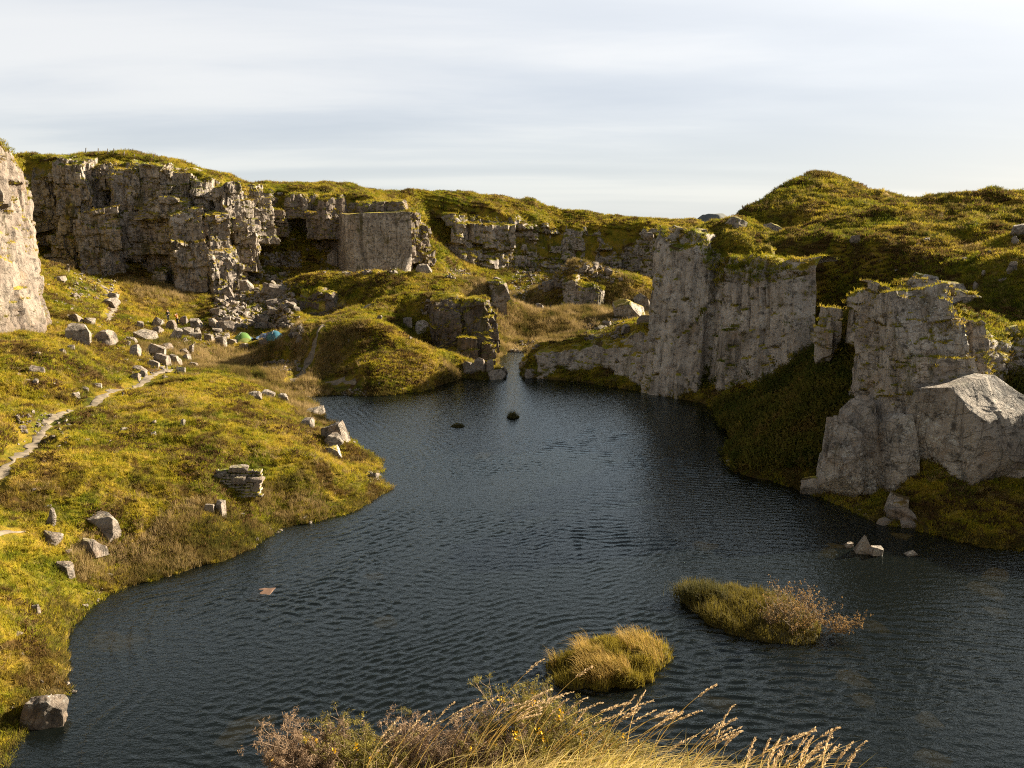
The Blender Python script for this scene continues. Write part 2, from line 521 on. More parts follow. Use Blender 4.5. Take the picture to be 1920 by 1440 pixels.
HOLLOW = [(532, 560, 127, 536, 532, 129), (562, 588, 120, 566, 545, 123), (620, 596, 118, 620, 551, 121.5), (664, 590, 118, 668, 562, 120.5)]
KNOLL = [(1046, 560, 146, 1056, 517, 148), (1056, 577, 141, 1064, 519, 143.5), (1090, 582, 140, 1092, 527, 142.5), (1122, 582, 140, 1126, 540, 142),
         (1138, 578, 143, 1140, 546, 144.5)]


def stations(lst):
    b = np.array([at(s[0], s[1], d=s[2]) for s in lst])
    t = np.array([at(s[3], s[4], d=s[5]) for s in lst])
    return b, t


def q_line(lst):
    """foot line of the high ground behind a cliff, and the width of the step there"""
    b, t = stations(lst)
    tan = np.gradient(b[:, :2], axis=0)
    n = np.stack([tan[:, 1], -tan[:, 0]], 1)
    n /= np.linalg.norm(n, axis=1)[:, None] + 1e-9
    lean = np.linalg.norm((t - b)[:, :2], axis=1)
    return b[:, :2] - n * 1.3, np.maximum(2.0, lean + 0.4)


chain, cw = [], []
for pts, w in [(np.array([(-20, -30), (-60, -5), (-76, 30), (-74, 48), (-68, 56)], float), np.array([12, 20, 20, 16, 8], float))] + \
        [q_line(LEFT)] + [(np.array([(-66, 118), (-80, 130)], float), np.array([10, 10.]))] + [q_line(BL), (lambda a: (a[0], np.append(a[1][:-2], [9, 15])))(q_line(BM))] + \
        [(np.array([(-18.5, 188)], float), np.array([16.]))] + [(lambda a: (a[0], np.append([15, 8], a[1][2:])))(q_line(FAR))] + [(np.array(HID, float), np.array([8, 12, 16, 16, 14, 10, 6.]))] + \
        [(lambda a: (a[0], np.append(a[1][:-5], [7, 9, 9, 9, 7])))(q_line(RIGHT)), q_line(CROP)] + [(np.array([(52, 38), (60, 28), (48, 12), (30, 6), (18, 6.5), (8, 7.5), (3, 7.8), (-3, 7.4), (-9, 6), (-15, 2), (-18, -14)], float),
                                          np.array([8, 12, 14, 7, 5, 3.6, 3.2, 3.2, 4, 6, 8.]))]:
    chain += [tuple(p) for p in pts]
    cw += list(w)
QP, QW = np.array(chain), np.array(cw)

SHORE_PX = [(20, 1380), (70, 1335), (120, 1300), (118, 1250), (128, 1195), (160, 1140), (200, 1115), (250, 1094), (320, 1083), (390, 1060), (440, 1046), (480, 1030),
            (510, 1003), (540, 985), (600, 977), (650, 958), (690, 940), (728, 917), (712, 905), (700, 890), (716, 872), (700, 850), (660, 825), (630, 800), (600, 775),
            (585, 755), (570, 743), (620, 741), (690, 742), (720, 742), (780, 735), (830, 722), (868, 709), (900, 712), (930, 710), (944, 705), (941, 690), (930, 674), (950, 660), (990, 662),
            (984, 690), (980, 706), (1060, 714), (1100, 717), (1200, 734), (1310, 753), (1350, 778), (1372, 800), (1378, 835), (1352, 866), (1380, 886), (1440, 903), (1500, 921),
            (1560, 939), (1620, 963), (1660, 980), (1700, 990), (1750, 1004), (1800, 1016), (1870, 1027), (1960, 1034)]
SH = [tuple(at(px, py, z=0)[:2]) for px, py in SHORE_PX]
SH += [(34, 38.5), (41, 34), (46, 27), (44, 20), (34, 15), (20, 12.5), (8, 12), (0, 12), (-8, 12.5), (-14, 15), (-16.5, 19), (-16.2, 22)]
SH = np.array(SH)


def poly_dist(P, X, Y, W=None):
    """signed distance to a closed polygon (positive outside) and the value W at the nearest edge point"""
    shp = X.shape
    x, y = X.ravel(), Y.ravel()
    best = np.full(x.shape, 1e18)
    wv = np.zeros(x.shape)
    ins = np.zeros(x.shape, bool)
    for i in range(len(P)):
        a, b = P[i], P[(i + 1) % len(P)]
        ab = b - a
        L2 = (ab ** 2).sum() + 1e-12
        t = np.clip(((x - a[0]) * ab[0] + (y - a[1]) * ab[1]) / L2, 0, 1)
        d2 = (x - a[0] - t * ab[0]) ** 2 + (y - a[1] - t * ab[1]) ** 2
        mk = d2 < best
        best = np.where(mk, d2, best)
        if W is not None:
            wv = np.where(mk, W[i] * (1 - t) + W[(i + 1) % len(P)] * t, wv)
        c = ((a[1] > y) != (b[1] > y)) & (x < ab[0] * (y - a[1]) / (ab[1] if ab[1] != 0 else 1e-12) + a[0])
        ins ^= c
    d = np.sqrt(best)
    d = np.where(ins, -d, d)
    return (d.reshape(shp), wv.reshape(shp)) if W is not None else d.reshape(shp)


# ------------------------------------------------------------------ heights: control points of the quarry floor (px, py, z) / depth / plan
FZ = [(0, 1250, 1.2), (60, 1150, 1.4), (0, 1100, 2.3), (0, 1000, 3.2), (0, 895, 4.0), (100, 1000, 2.2), (180, 1030, 1.2), (300, 1000, 1.1), (300, 900, 2.7),
      (100, 900, 3.7), (400, 960, 1.25), (400, 900, 2.3), (440, 935, 1.3), (500, 890, 1.8), (600, 930, .55), (600, 870, 1.75), (650, 880, 1.0), (620, 825, .9),
      (700, 905, .25), (0, 840, 4.4), (50, 840, 4.0), (150, 765, 3.75), (250, 715, 3.45), (300, 697, 3.2), (200, 850, 3.9), (300, 800, 3.95), (400, 800, 3.6),
      (500, 800, 2.7), (560, 800, 1.9), (330, 720, 3.7), (400, 705, 3.5), (480, 745, 2.7), (540, 775, 1.3), (0, 800, 4.7), (100, 760, 4.4), (200, 715, 4.1),
      (0, 735, 5.4), (0, 690, 6.0), (100, 690, 5.9), (160, 672, 5.9), (0, 645, 6.2), (100, 640, 6.0), (200, 680, 4.9), (230, 650, 4.4), (150, 620, 5.4), (60, 622, 6.1),
      (200, 600, 4.7), (120, 560, 7.6), (90, 510, 9.6), (150, 520, 9.0), (215, 590, 4.9), (260, 560, 5.7), (300, 543, 6.6), (390, 572, 4.2), (400, 602, 2.8),
      (330, 610, 2.9), (250, 640, 3.4), (300, 660, 2.6), (350, 672, 1.9), (455, 635, 1.5), (515, 625, 1.6), (400, 650, 1.6), (500, 660, .9), (430, 690, .6),
      (520, 700, .4), (560, 732, .2), (600, 718, .4), (650, 733, .35), 
      (700, 705, 1.7), (620, 700, .9), (540, 690, .5), (960, 640, .6), (1000, 600, 1.0), (950, 592, 1.3), (1050, 565, 1.8), (1000, 560, 1.6), (960, 560, 1.8), (950, 545, 2.3),
      (1000, 538, 2.9), (1130, 594, 1.5), (1060, 590, 1.3), (1180, 592, 2.6), (930, 660, .35), (1400, 800, 1.3), (1460, 760, 2.9), (1400, 850, .6), (1500, 880, .9),
      (1550, 800, 3.0), (1600, 905, .8), (1650, 920, .7), (1800, 930, 1.3), (1920, 900, 2.0), (1850, 980, .6), (1750, 960, .6), (1360, 800, .4), (1560, 730, 5.2)]
FD = [(450, 580, 124), (405, 585, 122), (520, 592, 117), (548, 612, 111.5), (470, 610, 117), (420, 550, 141), (465, 552, 136), (500, 548, 131), (530, 566, 123.5), (830, 668, 97.6), (800, 640, 99.6), (860, 678, 96.4), (900, 683, 95.6), (922, 690, 95), (812, 600, 101.5), (780, 612, 101.5), (600, 603, 96), (720, 605, 94), (660, 603, 95), (780, 637, 91), (840, 690, 88), (540, 648, 94), (690, 572, 108), (650, 590, 102), (600, 596, 118.5), (570, 592, 119),
      (640, 592, 118), (600, 520, 128), (660, 508, 129), (720, 508, 128), (800, 515, 127.5), (850, 520, 127), (915, 530, 125.5), (560, 520, 130), (545, 560, 124),
      (800, 553, 107), (860, 566, 104.5), (760, 560, 107.5), (740, 590, 103), (760, 622, 98), (870, 685, 92), (1000, 650, 93), (1100, 642, 92), (1180, 620, 93),
      (1180, 615, 98), (1070, 518, 147), (1140, 511, 149), (1210, 525, 148), (1236, 560, 146), (1060, 578, 139.5), (1130, 584, 138.5), (1225, 590, 143), (1180, 565, 143),
      (1600, 600, 64), (1500, 740, 66), (1450, 720, 71.5), (880, 500, 196), (830, 470, 186), (850, 510, 184), (900, 503, 198), (1000, 507, 204), (1100, 507, 207),
      (1180, 510, 206), (480, 485, 162), (560, 492, 168), (700, 500, 168), (800, 500, 172), (530, 430, 173.5), (550, 450, 171), (510, 450, 170), (330, 530, 148), (240, 495, 146),
      (250, 525, 140), (200, 500, 145), (130, 505, 140), (1600, 700, 59), (1640, 740, 55.5), (1660, 860, 49.5), (1750, 900, 46.8)]
FP = [(-2.0, 104, .7), (-1.4, 99, .4), (-1.6, 108, .8), (-1.5, 115, 1.0), (-0.5, 121, 1.2), (40, 150, 3), (58, 165, 4), (34, 132, 3), (48, 180, 5), (28, 140, 2.2), (-22, 148, 4.5), (-38, 148, 5), (-5, 150, 3.5), (-14, 141, 5.5), (-28, 141, 5.0), (0, 105, .35), (3, 110, .5), (0.5, 98, .3), (6, 96, 2.6), (10, 100, 2.5), (12, 165, 3), (25, 160, 4), (20, 120, 3), (22, 100, 5),
      (-26, 20, 2), (-22, 16, 2.5), (-34, 28, 4), (-45, 40, 5), (-60, 55, 7), (-20, 8, 4), (50, 40, 4), (56, 28, 5), (40, 12, 3), (38, 41, 2.0), (10, 9, 3), (-6, 9, 3),
      (-62, 76, 6.3), (-66, 110, 10), (-70, 125, 11), (-90, 145, 12)]
# high ground
PD = [(60, 292, 157), (150, 288, 155), (250, 291, 156), (300, 297, 155), (370, 323, 157), (420, 333, 160), (480, 343, 172), (560, 349, 182), (640, 347, 190), (730, 364, 192), (780, 374, 194),
      (830, 367, 207), (860, 371, 209), (930, 364, 222), (960, 369, 222), (1000, 379, 224), (1100, 393, 227), (1180, 408, 226), (1290, 413, 216), (1240, 412, 222),
      (105, 297, 148), (250, 305, 151), (350, 325, 151.5), (430, 343, 154), (530, 360, 175.5), (570, 362, 177), (640, 366, 175), (700, 372, 175), (760, 389, 177), (800, 398, 186), (860, 398, 202),
      (980, 404, 210), (1050, 422, 213), (1150, 428, 214), (1200, 432, 208), (1240, 428, 195), (0, 266, 88), (40, 292, 90), (-100, 240, 86), (-300, 200, 84),
      (1250, 436, 90), (1290, 431, 86), (1330, 460, 83.5), (1420, 478, 78.5), (1500, 493, 75), (1560, 510, 76.5), (1620, 527, 69), (1690, 532, 60), (1760, 556, 57), (1840, 580, 56),
      (1872, 604, 56), (1930, 616, 57), (1370, 412, 95), (1400, 450, 86), (1500, 420, 94), (1600, 470, 79), (1700, 450, 79), (1800, 500, 69), (1900, 500, 67), (1900, 430, 82),
      (1440, 354, 107), (1520, 325, 112), (1480, 332, 110), (1570, 328, 111), (1640, 352, 107), (1700, 373, 103), (1750, 369, 101), (1800, 362, 100), (1920, 370, 97), (1350, 417, 99), (2100, 380, 92), (1320, 430, 105)]
PP = [(-70, 100, 26), (-78, 122, 27), (-100, 120, 28), (-100, 60, 27), (60, 205, 15), (95, 170, 8), (92, 135, 8), (110, 110, 12), (62, 122, 13), (80, 112, 12), (40, 240, 12), (0, 260, 12), (-40, 260, 14),
      (-90, 220, 20), (-120, 170, 24), (90, 60, 17), (70, 30, 16.5), (70, 0, 17), (0, -30, 18), (-40, -30, 18), (40, -30, 18), (-60, 0, 17), (-90, 40, 22), (60, 45, 13.5),
      (0, 0, 15.25), (0, 2, 15.0), (0.2, 3, 14.62), (0.2, 4, 14.0), (0.2, 5, 12.9), (-2.4, 3, 13.5), (-2, 4, 12.8), (3.4, 3.2, 13.4), (2.6, 4, 13.0), (-6, 0, 15), (-5, 3, 13), (6, 3, 13), (7, 0, 15), (0, 6, 11), (4, 6, 10.5), (-4, 6, 10.5)]


def rbf(pts, X, Y, c=2.0, lam=0.02):
    pts = np.array(pts)
    p, z = pts[:, :2], pts[:, 2]
    zm = z.mean()
    D = np.sqrt(((p[:, None] - p[None]) ** 2).sum(-1) + c * c)
    A = np.ones((len(p) + 1, len(p) + 1))
    A[:-1, :-1] = D - lam * np.eye(len(p))
    A[-1, -1] = 0
    w = np.linalg.solve(A, np.append(z, 0))
    out = np.full(X.shape, w[-1])
    for k in range(len(p)):
        out += w[k] * np.sqrt((X - p[k, 0]) ** 2 + (Y - p[k, 1]) ** 2 + c * c)
    return out


RX0, RX1, RY0, RY1, RS = -150.0, 130.0, -45.0, 275.0, 0.5
gx = np.arange(RX0, RX1 + RS / 2, RS)
gy = np.arange(RY0, RY1 + RS / 2, RS)
GX, GY = np.meshgrid(gx, gy)
floor_pts = [tuple(at(a, b, z=z)) for a, b, z in FZ] + [tuple(at(a, b, d=d)) for a, b, d in FD] + FP + [(x, y, 0.0) for x, y in SH[::2]]
plat_pts = [tuple(at(a, b, d=d)) for a, b, d in PD] + PP
H_floor = rbf(floor_pts, GX, GY)
H_plat = rbf(plat_pts, GX, GY, c=1.2)
SD = poly_dist(SH, GX, GY)
SD = SD + (0.38 * fbm2(GX / 2.6, GY / 2.6, 2, 55) + 0.16 * vnoise2(GX / 1.05, GY / 1.05, 58)) * np.exp(-(SD / 3.0) ** 2)
QD, QWID = poly_dist(QP, GX, GY, QW)
H_out = np.maximum(np.minimum(H_floor, 0.06 + 2.2 * SD), 0.10 * np.clip(SD, 0, 2.0) + 0.03)
H_in = -np.minimum(0.10 + 0.22 * np.abs(SD), 2.6)
# stony shoals a hand's depth under the surface (pixel, size)
DROWNED = [(205, 1192, 1.1, "pair"), (228, 1198, 1.2, ""), (1322, 1020, 1.1, ""), (1555, 1030, .9, ""), (1640, 1168, .9, ""), (1598, 1266, 1.0, ""), (1620, 1305, .8, ""), (1350, 1312, 1.0, ""), (1870, 1072, 1.2, ""), (1850, 1100, 1.3, ""),
           (1868, 1140, .9, ""), (1740, 1345, .8, ""), (470, 1350, 1.3, ""), (440, 1370, .9, ""), (1750, 1415, .8, ""), (720, 1158, .8, ""), (1565, 1018, .8, ""), (700, 1075, .8, ""), (905, 850, 1.2, ""), (1180, 1185, .7, ""), (1250, 1340, .9, ""), (1690, 1000, .8, "")]
for px, py, s_, _ in DROWNED:
    c_ = at(px, py, z=-.2)
    H_in = np.maximum(H_in, -.34 - 0.75 * np.maximum(np.hypot(GX - c_[0], GY - c_[1]) - s_ * .5, 0))
T_step = sstep(0, 1, QD / QWID)
H0 = np.where(SD > 0, H_out, H_in)
H0 = H0 * (1 - T_step) + H_plat * T_step
near_edge = np.exp(-(QD / 2.5) ** 2)


def bil(A, x, y):
    u = np.clip((x - RX0) / RS, 0, A.shape[1] - 1.001)
    v = np.clip((y - RY0) / RS, 0, A.shape[0] - 1.001)
    i, j = u.astype(int), v.astype(int)
    fu, fv = u - i, v - j
    return (A[j, i] * (1 - fu) + A[j, i + 1] * fu) * (1 - fv) + (A[j + 1, i] * (1 - fu) + A[j + 1, i + 1] * fu) * fv


# worn paths: pixel, height hint, half width
PATHS = [[(-60, 935, 4.0, .55), (0, 893, 4.0, .55), (40, 858, 4.0, .5), (70, 826, 4.0, .5), (110, 790, 3.9, .5), (160, 765, 3.75, .5), (210, 740, 3.6, .5), (255, 720, 3.45, .5), (285, 705, 3.3, .6), (300, 697, 3.2, .7), (325, 691, 2.9, .45)],
         [(198, 606, 4.7, .5), (206, 592, 4.9, .55), (218, 578, 5.2, .5), (205, 562, 5.9, .6), (190, 545, 7.0, .55), (165, 530, 8.3, .6), (140, 518, 9.2, .6)],
         [(545, 722, .3, .5), (575, 700, .6, .7), (590, 680, 1.4, .45), (600, 652, 2.8, .55), (606, 628, 4.2, .45), (612, 612, 5.3, .45)],
         [(686, 575, 6.6, .7), (692, 562, 7.0, .6), (704, 548, 7.8, .7)],
         [(-20, 1012, 3.2, .22), (15, 995, 3.1, .2), (40, 985, 3.1, .12)],
         [(-30, 668, 6.0, .9), (40, 662, 6.05, .8), (100, 656, 6.0, .6), (135, 650, 5.9, .3)],
         [(608, 708, 1.0, .7), (640, 716, .9, 1.0), (668, 728, .5, .7)],
         [(1048, 640, 1.0, 2.0), (1075, 634, 1.4, 2.4), (1105, 632, 1.6, 2.0)]]
PATH_LINES = []
for P in PATHS:
    p = np.array([tuple(at(a, b, z=z)[:2]) + (w,) for a, b, z, w in P])
    # smooth resample
    s = np.concatenate([[0], np.cumsum(np.linalg.norm(np.diff(p[:, :2], axis=0), axis=1))])
    ss = np.linspace(0, s[-1], max(6, int(s[-1] / 0.35)))
    q = np.stack([np.interp(ss, s, p[:, k]) for k in range(3)], 1)
    for _ in range(6):
        q[1:-1, :2] = (q[:-2, :2] + q[2:, :2] + 2 * q[1:-1, :2]) / 4
    PATH_LINES.append(q)
PM = np.zeros_like(GX)
for q in PATH_LINES:
    lo, hi = q[:, :2].min(0) - 4, q[:, :2].max(0) + 4
    i0, i1 = int((lo[0] - RX0) / RS), int((hi[0] - RX0) / RS) + 1
    j0, j1 = int((lo[1] - RY0) / RS), int((hi[1] - RY0) / RS) + 1
    sx, sy = GX[j0:j1, i0:i1], GY[j0:j1, i0:i1]
    d = np.full(sx.shape, 9.0)
    for x, y, w in q:
        d = np.minimum(d, np.hypot(sx - x, sy - y) - w)
    PM[j0:j1, i0:i1] = np.maximum(PM[j0:j1, i0:i1], 1 - sstep(0.0, 0.6, d))


def ground(x, y, fine=True):
    """height of the ground at plan points"""
    x, y = np.asarray(x, float), np.asarray(y, float)
    h = bil(H0, x, y)
    sd = bil(SD, x, y)
    qd = bil(QD, x, y)
    pm = bil(PM, x, y)
    amp = sstep(0.0, 3.0, sd) * (1 - 0.85 * pm)
    hi = sstep(0.5, 6.0, qd)
    cam_near = sstep(7, 14, np.hypot(x, y))
    n = 0.44 * fbm2(x / 6.0, y / 6.0, 3, 11) * (1 + 0.9 * hi)
    # tussocks: rounded tops, sharp hollows
    b1 = np.abs(vnoise2(x / 1.7 + 0.5 * vnoise2(x / 3, y / 3, 5), y / 1.7, 21))
    b2 = np.abs(vnoise2(x / 0.8, y / 0.8, 22))
    n = n + 0.40 * (0.45 - b1) + 0.15 * (0.45 - b2)
    if fine:
        n = n + 0.05 * vnoise2(x / 0.33, y / 0.33, 23)
    n = n * amp * (0.15 + 0.85 * cam_near)
    h = h + n + sstep(-0.2, 0.2, sd) * 0.05 * vnoise2(x / 0.6, y / 0.6, 31) * (1 - amp)
    # open moor outside the survey falls away to the horizon
    r = np.hypot(x, y)
    out = sstep(210, 420, r + 60 * (y < 40))
    far = -8 + 6 * fbm2(x / 260.0, y / 260.0, 3, 41)
    h = h * (1 - out) + far * out
    return h - 0.07 * pm


def ground_pt(px, py, dmin=15, dmax=260):
    """first point of the ground seen behind a pixel"""
    o = np.array((0, 0, EYE))
    v = at(px, py, d=1.0) - o
    ts = np.concatenate([np.arange(dmin, dmax, 0.15)])
    p = o + ts[:, None] * v
    g = ground(p[:, 0], p[:, 1], fine=False)
    hit = np.nonzero(p[:, 2] <= g)[0]
    if len(hit) == 0:
        return None
    k = hit[0]
    return np.array((p[k, 0], p[k, 1], g[k]))


def build_terrain():
    th_d = np.arange(R(-46), R(46), R(0.125))
    th_c1 = np.linspace(R(-180), R(-46), 70)[:-1]
    th_c2 = np.linspace(R(46), R(180), 70)
    th = np.concatenate([th_c1, th_d, th_c2])
    r = [0.6]
    while r[-1] < 265:
        k = 0.0042 if r[-1] > 14 else 0.02
        r.append(r[-1] * (1 + k))
    while r[-1] < 6000:
        r.append(r[-1] * 1.07)
    r = np.array(r)
    RR, TH = np.meshgrid(r, th, indexing='ij')
    X, Y = RR * np.sin(TH), RR * np.cos(TH)
    Z = ground(X, Y)
    V = np.stack([X, Y, Z], -1).reshape(-1, 3)
    me = make_mesh("terrain", V, grid_quads(len(r), len(th)))
    o = link("terrain", me, M['turf'])
    tag(o, "grassy quarry floor, mounds and hillsides of rough turf round the lake", "terrain", kind='structure')
    return V.reshape(len(r), len(th), 3)


TERR = build_terrain()


def build_paths():
    for q in PATH_LINES:
        n = len(q)
        tan = np.gradient(q[:, :2], axis=0)
        tan /= np.linalg.norm(tan, axis=1)[:, None] + 1e-9
        nor = np.stack([-tan[:, 1], tan[:, 0]], 1)
        u = np.linspace(-1, 1, 7)
        s = np.arange(n)
        taper = np.minimum(1, np.minimum(s, n - 1 - s) / 3.0 + 0.15)
        wv = q[:, 2] * taper * (0.5 + 0.35 * vnoise2(s * 0.35, s * 0 + q[0, 0], 3))
        P = q[:, None, :2] + nor[:, None, :] * (u[None, :, None] * wv[:, None, None])
        P += 0.22 * np.stack([vnoise2(P[..., 0] * 2, P[..., 1] * 2, 6), vnoise2(P[..., 0] * 2, P[..., 1] * 2, 7)], -1)
        z = ground(P[..., 0], P[..., 1]) + 0.055 - 0.05 * np.abs(u)[None, :] ** 3 + 0.02 * vnoise2(P[..., 0] * 3, P[..., 1] * 3, 8)
        V = np.concatenate([P, z[..., None]], -1).reshape(-1, 3)
        o = link("path", make_mesh("path", V, grid_quads(n, 7)), M['path'])
        o['kind'] = 'structure'


build_paths()
# ------------------------------------------------------------------ rock faces
def joints(u, v, w, h, seed):
    """blocky offsets of a jointed face: columns of width w cut into courses of height h"""
    uu = u / w + 0.30 * vnoise2(u / (w * 2.3), v / (h * 1.7), seed)
    c = np.floor(uu)
    rc = hash01(c, c * 0 + 3, seed=seed)
    hh = h * (0.6 + 0.8 * hash01(c, c * 0 + 5, seed=seed))
    vv = (v + 0.25 * h * vnoise2(u / (w * 1.9), v / (h * 2.9), seed + 9)) / hh + rc * 7
    r = np.floor(vv)
    rn = hash01(c, r, seed=seed) * 2 - 1
    fu, fv = uu - c, vv - r
    tilt = (fu - 0.5) * (hash01(c, r, seed=seed + 1) - 0.5) * 1.2 + (fv - 0.5) * (hash01(c, r, seed=seed + 2) - 0.5) * 0.9
    e = np.minimum(np.minimum(fu, 1 - fu) * w, np.minimum(fv, 1 - fv) * hh)
    return rn + tilt, e


RIMS = []


def rock_face(lst, res=0.25, amp=(1.0, 0.4, 0.14), wid=((6, 9), (2.4, 3.4), (0.9, 1.2)), seed=1, deep=2.0, cap=4.5, groove=0.12, relief=0.25, top_jit=0.6, taper_ends=True, cap_rise=0.04, rim=0.05):
    b, t = stations(lst)
    L = np.concatenate([[0], np.cumsum(np.linalg.norm(np.diff(b[:, :2], axis=0), axis=1))])
    nS = int(L[-1] / res) + 1
    s = np.linspace(0, L[-1], nS)
    B = np.stack([np.interp(s, L, b[:, k]) for k in range(3)], 1)
    T = np.stack([np.interp(s, L, t[:, k]) for k in range(3)], 1)
    k = max(1, int(0.5 / res))
    ker = np.ones(2 * k + 1) / (2 * k + 1)
    for A in (B, T):
        for c in range(3):
            A[:, c] = np.convolve(np.pad(A[:, c], k, 'edge'), ker, 'valid')
    tan = np.gradient((B + T)[:, :2] / 2, axis=0)
    k2 = max(2, int(1.5 / res))
    ker = np.ones(2 * k2 + 1) / (2 * k2 + 1)
    for c in range(2):
        tan[:, c] = np.convolve(np.pad(tan[:, c], k2, 'edge'), ker, 'valid')
    n = np.stack([tan[:, 1], -tan[:, 0]], 1)
    n /= np.linalg.norm(n, axis=1)[:, None] + 1e-9
    T[:, 2] += top_jit * vnoise2(s / 2.1, s * 0, seed + 50) + 0.5 * top_jit * vnoise2(s / 0.8, s * 0, seed + 51)
    T[:, 2] = np.maximum(T[:, 2], B[:, 2] + 0.3)
    B[:, 2] -= deep
    Hm = np.max(T[:, 2] - B[:, 2])
    nV = int(Hm / res) + 2
    v = np.linspace(0, 1, nV)
    P = B[:, None, :] * (1 - v[None, :, None]) + T[:, None, :] * v[None, :, None]
    S = np.repeat(s[:, None], nV, 1)
    Z = P[..., 2]
    off = np.zeros_like(S)
    e_all = np.full(S.shape, 9.0)
    for i, (a, (w, h)) in enumerate(zip(amp, wid)):
        o_, e = joints(S + 100 * seed, Z, w, h, seed * 10 + i)
        off += a * o_
        if i > 0:
            e_all = np.minimum(e_all, e + 0.02 * (2 - i))
    off += relief * fbm3(P[..., 0] / 1.6, P[..., 1] / 1.6, P[..., 2] / 2.2, 4, seed + 70, 0.55)
    off -= groove * np.exp(-(e_all / 0.10) ** 2)
    if taper_ends:
        off -= 2.0 * (1 - sstep(0, 2.0, np.minimum(S, L[-1] - S)))
    # rounded brow
    off -= 0.9 * sstep(0.90, 1.0, v)[None, :] * (0.5 + 0.5 * hash01(np.floor(S / 1.7), S * 0, seed=seed))
    P = P.copy()
    P[..., 0] += n[:, None, 0] * off
    P[..., 1] += n[:, None, 1] * off
    # turf hanging over the brow, deeper in some places than in others
    deepv = 0.02 + rim * np.clip(0.35 + 0.9 * vnoise2(s / 3.2, s * 0, seed + 90) + 0.5 * vnoise2(s / 1.1, s * 0, seed + 91), 0, 1.6)
    mk = (v[None, :] > 1 - deepv[:, None]) & (np.minimum(S, L[-1] - S) > 0.5)
    RIMS.append((P[mk], np.broadcast_to(n[:, None, :], P.shape[:2] + (2,))[mk]))
    # flat cap running back into the hill
    kc = np.array([0.4, 0.9, 1.6, 2.6, cap])
    C = P[:, -1:, :] + 0 * kc[None, :, None]
    C[..., 0] -= n[:, None, 0] * kc[None, :]
    C[..., 1] -= n[:, None, 1] * kc[None, :]
    C[..., 2] += cap_rise * kc[None, :] + 0.12 * vnoise2(C[..., 0] / 0.9, C[..., 1] / 0.9, seed + 80) - 0.5 * (kc / cap)[None, :] ** 3
    P = np.concatenate([P, C], 1)
    V = P.reshape(-1, 3)
    return V, grid_quads(P.shape[0], P.shape[1])


def chisel(size, seed, n=10, cuts=7, rough=0.05, jit=0.10, courses=0.0, depth=(0.0, 0.5), taper=0.0, rnd=0.0, blocky=0.0):
    """angular block: a box whose corners and edges are split off by random planes. Base at z=0"""
    r = np.random.default_rng(seed)
    lin = np.linspace(-1, 1, n)
    V, Q, base = [], [], 0
    A, Bb = np.meshgrid(lin, lin, indexing='ij')
    for ax in range(3):
        for sg in (-1, 1):
            p = np.empty((n, n, 3))
            p[..., ax] = sg
            p[..., (ax + 1) % 3] = A if sg > 0 else Bb
            p[..., (ax + 2) % 3] = Bb if sg > 0 else A
            V.append(p.reshape(-1, 3))
            Q.append(grid_quads(n, n) + base)
            base += n * n
    V, Q = np.concatenate(V), np.concatenate(Q)
    key = np.round(V * 1e4).astype(np.int64)
    _, idx, inv = np.unique(key, axis=0, return_index=True, return_inverse=True)
    V, Q = V[idx], inv.ravel()[Q]
    # skew the box a little
    V = V + V[:, [1, 2, 0]] * (r.uniform(-jit, jit, 3)) + V[:, [2, 0, 1]] * (r.uniform(-jit, jit, 3))
    if rnd > 0:
        V = V * (1 - rnd) + rnd * 1.12 * V / np.linalg.norm(V, axis=1)[:, None]
    lo, hi = depth
    for _ in range(cuts):
        nn = r.normal(size=3)
        nn /= np.linalg.norm(nn)
        h = 1 + (np.abs(nn).sum() - 1) * r.uniform(lo, hi) - (0.10 if lo < 0.1 else 0.0)
        d = V @ nn - h
        V = V - np.where(d > 0, d, 0)[:, None] * nn[None, :]
    tt = (V[:, 2] + 1) / 2
    V[:, :2] *= (1 - taper * tt)[:, None]
    V[:, 0] += r.uniform(-.5, .5) * taper * tt
    sz = np.asarray(size, float) / 2
    V = V * sz
    m = min(sz) * 2
    o = r.uniform(-99, 99, 3)
    nrm = V / (np.linalg.norm(V / sz, axis=1)[:, None] * sz + 1e-9)
    nrm /= np.linalg.norm(nrm, axis=1)[:, None] + 1e-9
    if courses > 0:
        layer = np.floor((V[:, 2] + sz[2]) / courses + 0.3 * vnoise2(V[:, 0] / 2 + o[0], V[:, 1] / 2, seed))
        V[:, 0] += (hash01(layer, layer * 0 + 1, seed=seed) - 0.5) * courses * 0.22
        V[:, 1] += (hash01(layer, layer * 0 + 2, seed=seed) - 0.5) * courses * 0.30
    if blocky > 0:
        for a_, (cx, cz), sd_ in ((0.34, (1.7, 2.6), 1), (0.16, (0.75, 1.0), 2)):
            wv = 0.35 * vnoise3(V[:, 0] / cx + o[0], V[:, 1] / cx + o[1], V[:, 2] / cz, seed + sd_)
            ci = [np.floor(V[:, 0] / cx + o[0] + wv), np.floor(V[:, 1] / cx + o[1] - wv), np.floor(V[:, 2] / cz + o[2] + wv)]
            V = V + nrm * (blocky * a_ * (hash01(*ci, seed=seed + sd_) * 2 - 1.25))[:, None] * np.array((1, 1, .4))
    V = V + nrm * (rough * m * fbm3(V[:, 0] / m * 2.2 + o[0], V[:, 1] / m * 2.2 + o[1], V[:, 2] / m * 2.2 + o[2], 3, seed, 0.6))[:, None]
    V[:, 2] += sz[2]
    return V, Q


def rotz(V, a, tilt=(0, 0)):
    m = np.array(Euler((tilt[0], tilt[1], a)).to_matrix())
    return V @ m.T


